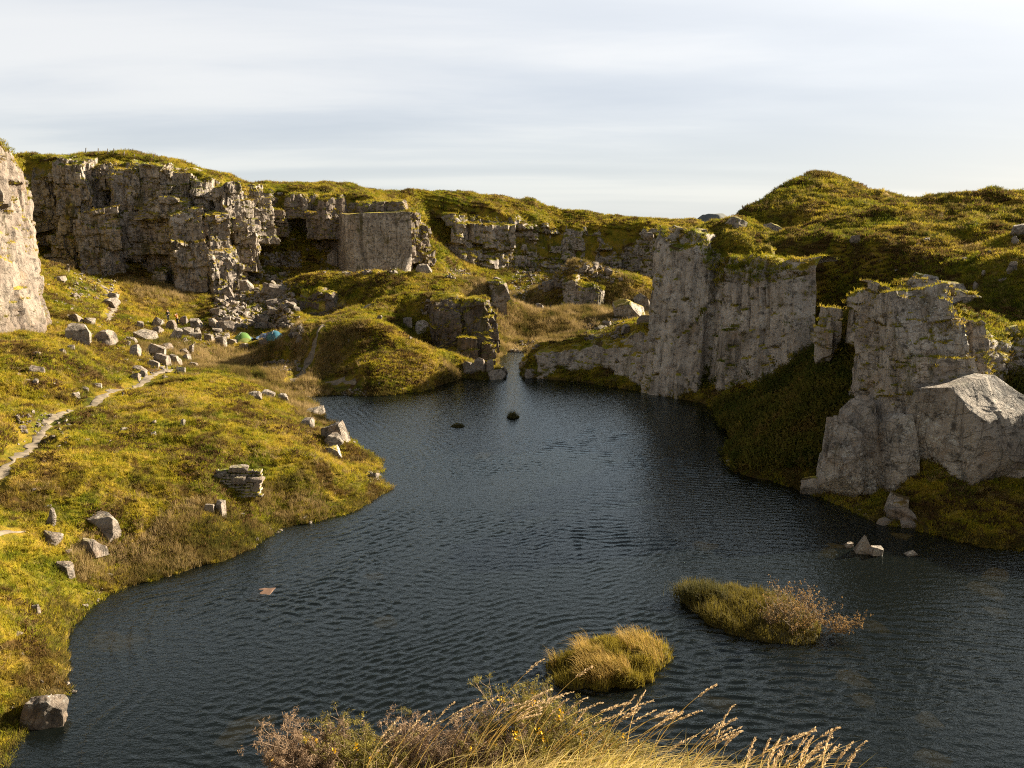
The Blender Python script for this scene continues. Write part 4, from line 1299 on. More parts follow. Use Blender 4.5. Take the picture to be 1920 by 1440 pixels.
STONE_ZONES = [
    # pixel box, count, size range (m), label, group
    ((405, 560, 556, 640), 78, (.5, 1.7), "pale block of the boulder field between the broken cliff and the tents", "blocks of the boulder field behind the tents"),
    ((425, 545, 515, 560), 26, (.9, 2.2), "fallen block lying along the right foot of the broken cliff", "fallen blocks at the broken cliff foot"),
    ((965, 1062, 488, 545), 38, (.8, 2.4), "pale block of the scree under the shaded far cliff", "blocks under the far cliff"),
    ((1085, 1160, 492, 528), 18, (.8, 2.2), "pale block on the slope below the far cliff behind the knoll", "blocks behind the knoll"),
    ((1098, 1180, 600, 650), 20, (.5, 1.5), "grey block of the rubble on top of the low rock wall", "rubble blocks on the low rock wall"),
    ((215, 400, 590, 690), 26, (.25, .7), "small pale stone in the grass below the two people", "small stones below the two people"),
    ((85, 215, 510, 600), 16, (.3, .9), "small pale stone in the grass beside the upper path", "small stones beside the upper path"),
    ((5, 330, 690, 880), 18, (.15, .5), "small pale stone in the turf beside the main path", "small stones beside the main path"),
    ((20, 640, 800, 1250), 18, (.10, .32), "small pale stone in the turf of the near left bank", "small stones on the near left bank"),
    ((640, 700, 488, 512), 14, (.7, 1.6), "broken block heaped before the huge squared block", "broken blocks before the squared block"),
    ((1420, 1915, 380, 560), 12, (.25, .6), "small pale stone showing in the turf of the right hill", "small stones on the right hill"),
    ((560, 800, 600, 730), 12, (.2, .5), "small pale stone on the flank of the middle mound", "small stones on the middle mound"),
    ((440, 620, 350, 470), 16, (.6, 1.6), "grey stone lodged on the grassy ledges between the two back cliffs", "stones on the ledges between the back cliffs"),
]


def build_stones():
    r = np.random.default_rng(41)
    for (x0, x1, y0, y1), n, (s0, s1), label, group in STONE_ZONES:
        k = tries = 0
        while k < n and tries < n * 6:
            tries += 1
            px, py = r.uniform(x0, x1), r.uniform(y0, y1)
            g = None if (425 < px < 548 and 612 < py < 648) else ground_pt(px, py)
            if g is None or bil(SD, g[:1], g[1:2])[0] < 0.3 or (bil(PM, g[:1], g[1:2])[0] > .3):
                continue
            s = s0 + (s1 - s0) * r.uniform(0, 1) ** 2
            me = STONE_SHAPES[r.integers(len(STONE_SHAPES))][0]
            o = bpy.data.objects.new("stone", me)
            COL.objects.link(o)
            o.location = (g[0], g[1], g[2] - 0.16 * s)
            o.rotation_euler = (r.normal(0, .22), r.normal(0, .22), r.uniform(0, 6.28))
            o.scale = (s * r.uniform(.8, 1.3), s, s * r.uniform(.8, 1.3))
            tag(o, label, "stone", group)
            k += 1


build_stones()

RUBBLE_ZONES = [((400, 548, 552, 642), 1300, (.2, .8)), ((495, 565, 474, 502), 240, (.3, .9)), ((600, 745, 486, 515), 200, (.25, .8)), ((960, 1065, 485, 548), 260, (.3, .9)),
                ((1075, 1165, 490, 530), 120, (.3, .9)), ((935, 990, 542, 568), 130, (.25, .7)), ((832, 882, 503, 524), 150, (.25, .6)), ((490, 565, 678, 696), 200, (.12, .4)),
                ((1098, 1175, 600, 655), 160, (.2, .5)), ((130, 222, 512, 566), 130, (.2, .6)), ((420, 545, 512, 562), 200, (.3, .8)), ((30, 130, 775, 840), 90, (.1, .3)),
                ((280, 330, 668, 705), 60, (.15, .4)), ((690, 715, 885, 905), 30, (.1, .3)), ((955, 1010, 640, 668), 40, (.2, .7)), ((530, 570, 610, 640), 60, (.3, .8)), ((790, 840, 565, 590), 50, (.2, .6)), ((640, 690, 730, 742), 40, (.1, .3))]


LOOSE_ZONES = [((330, 470, 598, 668), 260, (.12, .45)), ((225, 400, 600, 690), 160, (.10, .35)), ((100, 240, 500, 640), 160, (.10, .4)), ((20, 300, 690, 800), 110, (.08, .25)), ((560, 660, 770, 860), 60, (.06, .25)), ((950, 1150, 505, 560), 160, (.2, .6))]


def build_rubble():
    r = np.random.default_rng(43)
    parts = []
    for (x0, x1, y0, y1), n, (s0, s1) in RUBBLE_ZONES + LOOSE_ZONES:
        for _ in range(n):
            px, py = r.uniform(x0, x1), r.uniform(y0, y1)
            g = None if (428 < px < 546 and 616 < py < 648) else ground_pt(px, py)
            if g is None:
                continue
            s = s0 + (s1 - s0) * r.uniform(0, 1) ** 2
            _, V, Q = STONE_SHAPES[r.integers(len(STONE_SHAPES))]
            m = np.array(Euler((r.normal(0, .5), r.normal(0, .5), r.uniform(0, 6.28))).to_matrix())
            parts.append(((V * s * r.uniform(.7, 1.3, 3)) @ m.T + g - (0, 0, 0.12 * s), Q))
    # stones strewn along the waterline
    for k in range(620):
        q = r.integers(0, len(SH) - 14)
        f = r.uniform(0, 1)
        x, y = SH[q] * (1 - f) + SH[q + 1] * f + r.normal(0, .45, 2)
        if vnoise2(np.array([x / 3.0]), np.array([y / 3.0]), 12)[0] < -.1:
            continue
        s = r.uniform(.06, .12) + .28 * r.uniform(0, 1) ** 4
        _, V, Q = STONE_SHAPES[r.integers(len(STONE_SHAPES))]
        m = np.array(Euler((r.normal(0, .3), r.normal(0, .3), r.uniform(0, 6.28))).to_matrix())
        parts.append(((V * s * r.uniform(.7, 1.3, 3)) @ m.T + (x, y, ground(np.array([x]), np.array([y]))[0] - .1 * s), Q))
    V, Q = join(parts)
    me = make_mesh("rubble", V, Q)
    me.set_sharp_from_angle(angle=R(32))
    o = link("rubble", me, M['boulder'])
    tag(o, "fine broken stone filling the scree between the larger blocks", "rubble", kind='stuff')


build_rubble()
# ------------------------------------------------------------------ ground cover: tufts set on the ground by geometry nodes
def tuft_mesh(name, n, h, spread, width, lean, seed, segs=3, wind=(0.0, 0.0)):
    r = np.random.default_rng(seed)
    V, Q, T = [], [], []
    for k in range(n):
        a = r.uniform(0, 2 * math.pi)
        rad = spread * math.sqrt(r.uniform(0, 1))
        x0, y0 = rad * math.cos(a), rad * math.sin(a)
        hh = h * r.uniform(0.55, 1.1)
        a2 = a + r.normal(0, 0.7)
        ln = lean * r.uniform(0.3, 1.2) * hh
        dx, dy = math.cos(a2) * ln + wind[0] * hh, math.sin(a2) * ln + wind[1] * hh
        f = r.uniform(0, math.pi)
        wx, wy = math.cos(f) * width / 2, math.sin(f) * width / 2
        base = len(V)
        for i in range(segs):
            t = i / segs
            c = (x0 + dx * t ** 1.8, y0 + dy * t ** 1.8, hh * (t - 0.12 * lean * t * t) - 0.03)
            w = 1 - 0.75 * t
            V += [(c[0] - wx * w, c[1] - wy * w, c[2]), (c[0] + wx * w, c[1] + wy * w, c[2])]
            if i:
                b = base + 2 * (i - 1)
                Q.append((b, b + 1, b + 3, b + 2))
        V.append((x0 + dx, y0 + dy, hh * (1 - 0.12 * lean) - 0.03))
        b = base + 2 * (segs - 1)
        T.append((b, b + 1, b + 2))
    return make_mesh(name, V, Q, T, smooth=False)


def sprig_mesh(name, n, h, spread, seed, leaf=0.06):
    """low woody sprig: short upright shoots set with small leaves"""
    r = np.random.default_rng(seed)
    V, Q = [], []
    for k in range(n):
        a = r.uniform(0, 2 * math.pi)
        rad = spread * math.sqrt(r.uniform(0, 1))
        p = np.array((rad * math.cos(a), rad * math.sin(a), 0))
        d = np.array((math.cos(a) * 0.5, math.sin(a) * 0.5, 1.0)) + r.normal(0, 0.2, 3)
        d /= np.linalg.norm(d)
        hh = h * r.uniform(0.5, 1.1)
        for t in np.linspace(0.25, 1, 5):
            c = p + d * hh * t
            u = r.normal(size=3)
            u /= np.linalg.norm(u)
            w = np.cross(u, r.normal(size=3))
            w /= np.linalg.norm(w) + 1e-9
            b = len(V)
            s = leaf * r.uniform(0.6, 1.3)
            V += [c - u * s, c + w * s * 0.45, c + u * s, c - w * s * 0.45]
            Q.append((b, b + 1, b + 2, b + 3))
    return make_mesh(name, V, Q, smooth=False)


def scatter_tree(name, proto):
    ng = bpy.data.node_groups.new(name, 'GeometryNodeTree')
    ng.interface.new_socket('Geometry', in_out='INPUT', socket_type='NodeSocketGeometry')
    ng.interface.new_socket('Geometry', in_out='OUTPUT', socket_type='NodeSocketGeometry')
    N, Lk = ng.nodes, ng.links
    gi, go = N.new('NodeGroupInput'), N.new('NodeGroupOutput')
    oi = N.new('GeometryNodeObjectInfo')
    oi.inputs['Object'].default_value = proto
    oi.inputs['As Instance'].default_value = True
    ip = N.new('GeometryNodeInstanceOnPoints')
    ra = N.new('GeometryNodeInputNamedAttribute')
    ra.data_type = 'FLOAT_VECTOR'
    ra.inputs['Name'].default_value = 'rot'
    sa = N.new('GeometryNodeInputNamedAttribute')
    sa.data_type = 'FLOAT_VECTOR'
    sa.inputs['Name'].default_value = 'scl'
    Lk.new(gi.outputs[0], ip.inputs['Points'])
    Lk.new(oi.outputs['Geometry'], ip.inputs['Instance'])
    Lk.new(ra.outputs[0], ip.inputs['Rotation'])
    Lk.new(sa.outputs[0], ip.inputs['Scale'])
    Lk.new(ip.outputs[0], go.inputs[0])
    return ng


def scatter(name, proto_me, mat, pts, scl, label, lean=0.15, stretch=None, cat="grass", seed=0):
    """pts (n,3), scl (n,)"""
    r = np.random.default_rng(seed)
    n = len(pts)
    proto_me.materials.append(mat)
    proto = bpy.data.objects.new(name + "_tuft", proto_me)
    me = bpy.data.meshes.new(name)
    me.vertices.add(n)
    me.vertices.foreach_set('co', np.asarray(pts, np.float32).ravel())
    rot = np.stack([r.normal(0, lean, n), r.normal(0, lean, n), r.uniform(0, 6.283, n)], 1).astype(np.float32)
    sc = np.stack([scl, scl, scl * (stretch if stretch is not None else 1.0) * r.uniform(0.75, 1.25, n)], 1).astype(np.float32)
    for nm, arr in (('rot', rot), ('scl', sc)):
        at_ = me.attributes.new(nm, 'FLOAT_VECTOR', 'POINT')
        at_.data.foreach_set('vector', arr.ravel())
    me.update()
    o = link(name, me)
    md = o.modifiers.new("scatter", 'NODES')
    md.node_group = scatter_tree(name + "_scatter", proto)
    tag(o, label, cat, kind='stuff')
    return o


def terrain_samples():
    """candidate ground cells in view: centre, normal, area"""
    G = TERR
    r = np.hypot(G[..., 0], G[..., 1])
    th = np.arctan2(G[..., 0], G[..., 1])
    el = (G[..., 2] - EYE) / r
    run = np.maximum.accumulate(np.where(r > 1.5, el, -9), axis=0)
    P00, P10, P11, P01 = G[:-1, :-1], G[1:, :-1], G[1:, 1:], G[:-1, 1:]
    c = (P00 + P10 + P11 + P01) / 4
    nn = np.cross(P11 - P00, P01 - P10)
    nn[nn[..., 2] < 0] *= -1
    area = np.linalg.norm(nn, axis=-1) / 2
    nrm = nn / (2 * area[..., None] + 1e-12)
    rc = np.hypot(c[..., 0], c[..., 1])
    vis = ((el - run)[1:, 1:] > -0.022) & (np.abs(th[:-1, :-1]) < R(43)) & (rc > 15) & (rc < 262)
    c, nrm, area, rc = c[vis], nrm[vis], area[vis], rc[vis]
    sd = bil(SD, c[:, 0], c[:, 1])
    pm = bil(PM, c[:, 0], c[:, 1])
    return c, nrm, area, rc, sd, pm, bil(QD, c[:, 0], c[:, 1])


TS = terrain_samples()


def pick(w, n, r):
    cw = np.cumsum(w)
    return np.minimum(np.searchsorted(cw, r.uniform(0, cw[-1], n)), len(w) - 1)


def zones(lst, x, y):
    m = np.zeros(x.shape)
    for px, py, z, rad, s in lst:
        p = at(px, py, z=z)
        m = np.maximum(m, s * sstep(1.25, 0.75, np.hypot(x - p[0], y - p[1]) / rad + 0.35 * vnoise2(x / 2.2, y / 2.2, 77)))
    return m


RUSH_Z = [(430, 690, .6, 9, 1), (480, 665, .9, 7, .9), (520, 705, .4, 7, 1), (560, 735, .2, 5, .8), (395, 668, 1.2, 5, .6), (590, 765, .2, 3, 1), (600, 790, .3, 2, .8),
          (960, 655, .5, 7, 1), (1000, 625, .9, 10, 1), (1040, 600, 1.0, 14, 1), (1100, 605, 1.2, 12, 1), (960, 600, 1.0, 11, .9), (1000, 575, 1.4, 14, .8), (1060, 560, 1.8, 14, .6),
          (1170, 592, 1.8, 9, .8), (940, 675, .3, 3, 1), (1010, 650, .6, 4, .8), (590, 725, .4, 4, .7), (860, 712, .2, 2.2, 1), (320, 690, 2.4, 2.5, .6), (230, 505, 8, 6, .5), (300, 545, 6.3, 6, .6)]
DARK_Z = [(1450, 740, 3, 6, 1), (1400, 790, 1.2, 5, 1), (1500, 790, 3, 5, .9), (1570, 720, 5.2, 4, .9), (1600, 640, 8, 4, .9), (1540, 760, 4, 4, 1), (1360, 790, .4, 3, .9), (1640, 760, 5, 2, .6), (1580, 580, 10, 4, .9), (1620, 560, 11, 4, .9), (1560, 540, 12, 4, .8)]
STRAW_EDGE = [(330, 1040, .4, 2.2, 1), (400, 1010, .7, 2.2, .9), (440, 990, .8, 2, .8), (200, 1060, .6, 1.6, .8), (250, 1070, .3, 1.6, .7), (540, 945, .7, 2, .6), (560, 930, .9, 1.6, .6)]


def build_cover():
    c, nrm, area, rc, sd, pm, qd = TS
    r = np.random.default_rng(19)
    size = np.clip(0.13 + 0.0020 * rc, 0.16, 0.56)
    ok = (sd > -0.12) & (pm < 0.25 + 0.5 * hash01(np.floor(c[:, 0] * 3), np.floor(c[:, 1] * 3), seed=4)) & (nrm[:, 2] > 0.36)
    rush = zones(RUSH_Z, c[:, 0], c[:, 1])
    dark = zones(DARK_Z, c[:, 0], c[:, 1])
    dark = np.maximum(dark, (c[:, 0] > 13) * sstep(-1, 2.5, qd) * np.clip(0.42 + 0.55 * fbm2(c[:, 0] / 5.0, c[:, 1] / 5.0, 3, 93), 0, .9) * (c[:, 1] < 135))  # darker cover mixed over the right hill, partly heather, partly painted shade
    edge = zones(STRAW_EDGE, c[:, 0], c[:, 1])
    hn = fbm2(c[:, 0] / 3.0, c[:, 1] / 3.0, 3, 91)
    face = 0.35 + 0.65 * np.clip(-(nrm[:, 0] * c[:, 0] + nrm[:, 1] * c[:, 1]) / rc + 0.3, 0, 1)
    base_w = area / size ** 2 * ok * face
    # little grass grows through the scree
    dyv = c[:, 1] * math.cos(PITCH) - (c[:, 2] - EYE) * math.sin(PITCH)
    pxx = 960 + F_PX * c[:, 0] / dyv
    pyy = 720 - F_PX * (c[:, 1] * math.sin(PITCH) + (c[:, 2] - EYE) * math.cos(PITCH)) / dyv
    for (x0, x1, y0, y1), n_, _ in RUBBLE_ZONES:
        wob = 8 * vnoise2(c[:, 0] / 2, c[:, 1] / 2, 88)
        base_w = base_w * np.where((pxx > x0 + wob) & (pxx < x1 + wob) & (pyy > y0 + wob) & (pyy < y1 + wob), .22, 1)

    def jit(i):
        p = c[i].copy()
        cell = np.sqrt(area[i])
        p[:, 0] += r.uniform(-0.5, 0.5, len(i)) * cell
        p[:, 1] += r.uniform(-0.5, 0.5, len(i)) * cell
        p[:, 2] -= 0.02
        return p

    i = pick(base_w * (1 - 0.8 * rush) * (1 - 0.75 * dark), 190000, r)
    scatter("grass", tuft_mesh("grass_tuft", 15, 0.95, 0.62, 0.115, 0.75, 1), M['sward'], jit(i), size[i] * r.uniform(0.6, 1.35, len(i)),
            "rough yellow green moorland grass covering the banks, mounds and hillsides", seed=1)
    i = pick(base_w * np.maximum(rush, edge), 26000, r)
    scatter("grass", tuft_mesh("rush_tuft", 16, 1.9, 0.5, 0.075, 0.45, 2, wind=(-0.15, 0.0)), M['straw'], jit(i), size[i] * r.uniform(0.6, 1.25, len(i)) * 1.05,
            "tall straw coloured rushes on the wet flats behind the lake", seed=2)
    wr = base_w * (sd < 0.9) * (vnoise2(c[:, 0] / 2.5, c[:, 1] / 2.5, 95) > -0.1) * (rc > 20)
    i = pick(wr, 6000, r)
    scatter("grass", tuft_mesh("shore_tuft", 14, 1.5, 0.5, 0.08, 0.7, 4), M['rush'], jit(i), size[i] * r.uniform(0.5, 1.15, len(i)),
            "dark green rushes fringing the waterline", seed=4)
    tall = base_w * (fbm2(c[:, 0] / 2.2, c[:, 1] / 2.2, 3, 99) > 0.28) * (1 - rush) * (1 - dark)
    i = pick(tall, 15000, r)
    scatter("grass", tuft_mesh("bent_tuft", 13, 1.5, 0.5, 0.075, 0.75, 8, wind=(-.25, 0)), M['straw'], jit(i), size[i] * r.uniform(0.7, 1.35, len(i)),
            "taller bleached grass tussocks standing in the turf", seed=8)
    wh = base_w * (hn > 0.22) * (1 - rush) * (sd > 0.6)
    i = pick(wh, 32000, r)
    scatter("heather", sprig_mesh("heather_sprig", 13, 0.95, 0.6, 3, 0.17), M['heather'], jit(i), size[i] * r.uniform(0.6, 1.3, len(i)),
            "brown heather patches scattered through the turf", cat="heather", seed=3)
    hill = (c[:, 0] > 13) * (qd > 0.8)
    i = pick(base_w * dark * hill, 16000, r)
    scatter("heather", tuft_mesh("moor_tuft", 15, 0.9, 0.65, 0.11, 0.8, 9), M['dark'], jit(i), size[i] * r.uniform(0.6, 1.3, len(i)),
            "green and brown moor grass on the right hill, darkened to imitate shade", seed=9)
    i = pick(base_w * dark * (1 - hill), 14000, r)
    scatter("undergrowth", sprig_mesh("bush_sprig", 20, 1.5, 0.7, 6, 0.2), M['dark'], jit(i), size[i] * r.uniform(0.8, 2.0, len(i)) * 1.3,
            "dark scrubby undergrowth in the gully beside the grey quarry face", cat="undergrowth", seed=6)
    # turf on the ledges and brows of the rock
    P, S = [], []
    for V, Q in CLIFFS + BIG_ROCKS:
        a, b, cc, d = (V[Q[:, k]] for k in range(4))
        nn = np.cross(cc - a, d - b)
        ar = np.linalg.norm(nn, axis=1) / 2
        nz = np.abs(nn[:, 2]) / (2 * ar + 1e-9)
        ce = (a + b + cc + d) / 4
        rr = np.hypot(ce[:, 0], ce[:, 1])
        sz = np.clip(0.13 + 0.0017 * rr, 0.16, 0.5)
        wgt = ar / sz ** 2 * ((nz > 0.60) * (vnoise2(ce[:, 0] / 1.3, ce[:, 1] / 1.3, 97) > -0.35) + 0.35 * (nz > 0.12) * (fbm3(ce[:, 0] / 2.4, ce[:, 1] / 2.4, ce[:, 2] / 4.0, 3, 98) > 0.42)) * (ce[:, 2] > 0.3)
        n = int(min(9000, wgt.sum() * 1.3))
        if n < 10:
            continue
        i = pick(wgt, n, r)
        P.append(ce[i] + np.stack([r.uniform(-.15, .15, n), r.uniform(-.15, .15, n), np.full(n, -0.03)], 1))
        S.append(sz[i] * r.uniform(0.6, 1.4, n))
    for pts, nn in RIMS:
        rr = np.hypot(pts[:, 0], pts[:, 1])
        n = int(len(pts) * 0.55)
        i = r.integers(0, len(pts), n)
        off = r.uniform(-.1, .35, n)
        P.append(pts[i] + np.stack([nn[i, 0] * off, nn[i, 1] * off, r.uniform(-.2, .2, n)], 1))
        S.append(np.clip(0.15 + 0.0021 * rr[i], 0.2, 0.55) * r.uniform(.7, 1.5, n))
    P, S = np.concatenate(P), np.concatenate(S)
    scatter("grass", tuft_mesh("ledge_tuft", 14, 0.95, 0.6, 0.12, 0.9, 5), M['sward'], P, S, "turf growing on the ledges and brows of the cliffs", seed=5)


build_cover()
# ------------------------------------------------------------------ islets, shrubs, foreground plants
def blades(P, h, lean, width, seed, segs=4, spread=0.6, droop=0.25):
    """mesh arrays of curved grass blades rooted at P; lean is a common (x,y) bend per unit height"""
    r = np.random.default_rng(seed)
    n = len(P)
    h = np.broadcast_to(h, n)
    a = r.uniform(0, 6.283, n)
    bend = np.stack([np.cos(a), np.sin(a)], 1) * (np.abs(r.normal(0, spread, n)) * h)[:, None] + np.asarray(lean)[None, :] * (h * r.uniform(0.5, 1.4, n))[:, None]
    f = r.uniform(0, math.pi, n)
    side = np.stack([np.cos(f), np.sin(f), 0 * f], 1)
    V = np.zeros((n, 2 * segs + 1, 3))
    t = np.arange(segs + 1) / segs
    for i in range(segs + 1):
        c = P.copy()
        c[:, :2] += bend * t[i] ** 2
        c[:, 2] += h * (t[i] - droop * t[i] ** 3 * np.linalg.norm(bend, axis=1) / (h + 1e-6))
        if i < segs:
            w = width * (1 - 0.7 * t[i]) / 2
            V[:, 2 * i] = c - side * w
            V[:, 2 * i + 1] = c + side * w
        else:
            V[:, 2 * segs] = c
    base = np.arange(n) * (2 * segs + 1)
    Q = np.concatenate([np.stack([base + 2 * i, base + 2 * i + 1, base + 2 * i + 3, base + 2 * i + 2], 1) for i in range(segs - 1)])
    T = np.stack([base + 2 * segs - 2, base + 2 * segs - 1, base + 2 * segs], 1)
    return V.reshape(-1, 3), Q, T


def mound_mesh(name, outline, top, seed, res=40):
    """low peat mound over an outline of plan points; returns mesh and height function"""
    c = outline.mean(0)
    ang = np.linspace(0, 2 * math.pi, 73)[:-1]
    oa = np.arctan2(outline[:, 1] - c[1], outline[:, 0] - c[0])
    orad = np.hypot(outline[:, 0] - c[0], outline[:, 1] - c[1])
    o = np.argsort(oa)
    rad = np.interp(ang, np.concatenate([oa[o] - 6.28318, oa[o], oa[o] + 6.28318]), np.tile(orad[o], 3), period=None) if False else \
        np.interp((ang + math.pi) % (2 * math.pi) - math.pi, np.concatenate([[oa[o][-1] - 6.28318], oa[o], [oa[o][0] + 6.28318]]), np.concatenate([[orad[o][-1]], orad[o], [orad[o][0]]]))
    rad = rad * (1 + .10 * vnoise2(ang * 2.2, ang * 0, seed) + .07 * vnoise2(ang * 6, ang * 0, seed + 1))
    rad[-1] = (rad[-2] + rad[0]) / 2
    rr = np.linspace(0, 1.12, 18)
    X = c[0] + rr[:, None] * rad[None, :] * np.cos(ang)[None, :]
    Y = c[1] + rr[:, None] * rad[None, :] * np.sin(ang)[None, :]
    Z = top * (1 - rr[:, None] ** 2.6) + 0.10 * vnoise2(X / 0.4, Y / 0.4, seed) * (1 - rr[:, None] ** 4) - 0.25 * np.clip(rr[:, None] - 1, 0, 1) * 6
    V = np.stack([X, Y, Z], -1)
    V = np.concatenate([V, V[:, :1]], 1)
    me = make_mesh(name, V.reshape(-1, 3), grid_quads(len(rr), 73))
    return me, (c, ang, rad, V)


def mound_points(info, n, r, rmax=1.03):
    c, ang, rad, V = info
    t = np.sqrt(r.uniform(0, 1, n)) * rmax
    k = r.integers(0, 72, n)
    f = r.uniform(0, 1, n)
    i = np.minimum((t / 1.12 * 17).astype(int), 16)
    g = t / 1.12 * 17 - i
    p = (V[i, k] * (1 - g)[:, None] + V[i + 1, k] * g[:, None]) * (1 - f)[:, None] + (V[i, k + 1] * (1 - g)[:, None] + V[i + 1, k + 1] * g[:, None]) * f[:, None]
    return p, t


def px_outline(lst, z=0.0):
    return np.array([at(a, b, z=z)[:2] for a, b in lst])


M['peat'] = mat_plain("wet_moss_peat", (0.045, 0.036, 0.012), 0.95, 0.5, 3.0)
M['dull'] = mat_plain("dull_islet_grass", (0.115, 0.090, 0.016), 0.9, 0.5, 1.6, 0.4)
M['tawny'] = mat_plain("tawny_grass", (0.34, 0.225, 0.060), 0.9, 0.25, 1.2, 0.4)
M['olive'] = mat_plain("olive_grass", (0.19, 0.145, 0.018), 0.9, 0.5, 1.6, 0.4)
M['darkrush'] = mat_plain("dark_rush", (0.075, 0.068, 0.020), 0.85, 0.4, 2.0, 0.3)
M['bark'] = mat_plain("shrub_bark", (0.17, 0.125, 0.085), 0.9, 0.3, 6.0)
M['dryleaf'] = mat_plain("dry_shrub_leaf", (0.20, 0.12, 0.045), 0.85, 0.4, 3.0, 0.4)

rp = np.random.default_rng(61)
# --- golden tussock islet
root = tag(empty("islet", tuple(at(1140, 1240, z=0))), "golden tussock islet standing alone in the lake, nearest the camera", "islet")
C0 = np.array(root.location)
out = px_outline([(1032, 1268), (1045, 1240), (1080, 1225), (1120, 1205), (1180, 1200), (1225, 1205), (1250, 1228), (1240, 1262), (1215, 1282), (1160, 1290), (1100, 1296), (1055, 1290)])
me, info = mound_mesh("peat", out, 0.40, 3)
V = np.array([v.co for v in me.vertices])
me.vertices.foreach_set('co', (V - C0).astype(np.float32).ravel())
link("peat", me, M['peat'], root)
p, t = mound_points(info, 9000, rp)
V, Q, T = blades(p - C0, rp.uniform(.15, .5, len(p)) * (.55 + .8 * np.clip(vnoise2(p[:, 0] / .5, p[:, 1] / .5, 8) + .5, 0, 1)), (-.12, -.05), .022, 1, spread=.5)
link("moss_grass", make_mesh("moss_grass", V, Q, T, False), M['olive'], root)
p, t = mound_points(info, 3400, rp, .95)
w = (vnoise2(p[:, 0] / .7, p[:, 1] / .9, 5) + 0.25 * (p[:, 1] - C0[1]) > -0.05)
p = p[w]
V, Q, T = blades(p - C0, rp.uniform(.45, 1.0, len(p)), (-.45, .0), .017, 2, spread=.30, droop=.4)
link("tall_grass", make_mesh("tall_grass", V, Q, T, False), M['tawny'], root)

# --- long islet with rushes and a bare shrub
root = tag(empty("islet", tuple(at(1400, 1160, z=0))), "long low islet of dull grass with dark rushes at its left end", "islet")
C0 = np.array(root.location)
out = px_outline([(1278, 1112), (1295, 1100), (1340, 1098), (1400, 1110), (1460, 1125), (1520, 1150), (1545, 1180), (1520, 1200), (1470, 1204), (1420, 1198), (1370, 1186), (1320, 1165), (1290, 1140)])
me, info = mound_mesh("peat", out, 0.32, 4)
V = np.array([v.co for v in me.vertices])
me.vertices.foreach_set('co', (V - C0).astype(np.float32).ravel())
link("peat", me, M['peat'], root)
p, t = mound_points(info, 9500, rp)
V, Q, T = blades(p - C0, rp.uniform(.12, .5, len(p)) * (.6 + .9 * np.clip(vnoise2(p[:, 0] / .5, p[:, 1] / .5, 8) + .5, 0, 1)), (-.12, -.05), .022, 3, spread=.5)
link("moss_grass", make_mesh("moss_grass", V, Q, T, False), M['dull'], root)
q = at(1318, 1122, z=.1)
p = q + np.stack([rp.normal(0, .50, 2600), rp.normal(0, .28, 2600), np.zeros(2600)], 1)
V, Q, T = blades(p - C0, rp.uniform(.45, .95, len(p)), (-.12, 0), .020, 4, spread=.35)
link("rushes", make_mesh("rushes", V, Q, T, False), M['darkrush'], root)


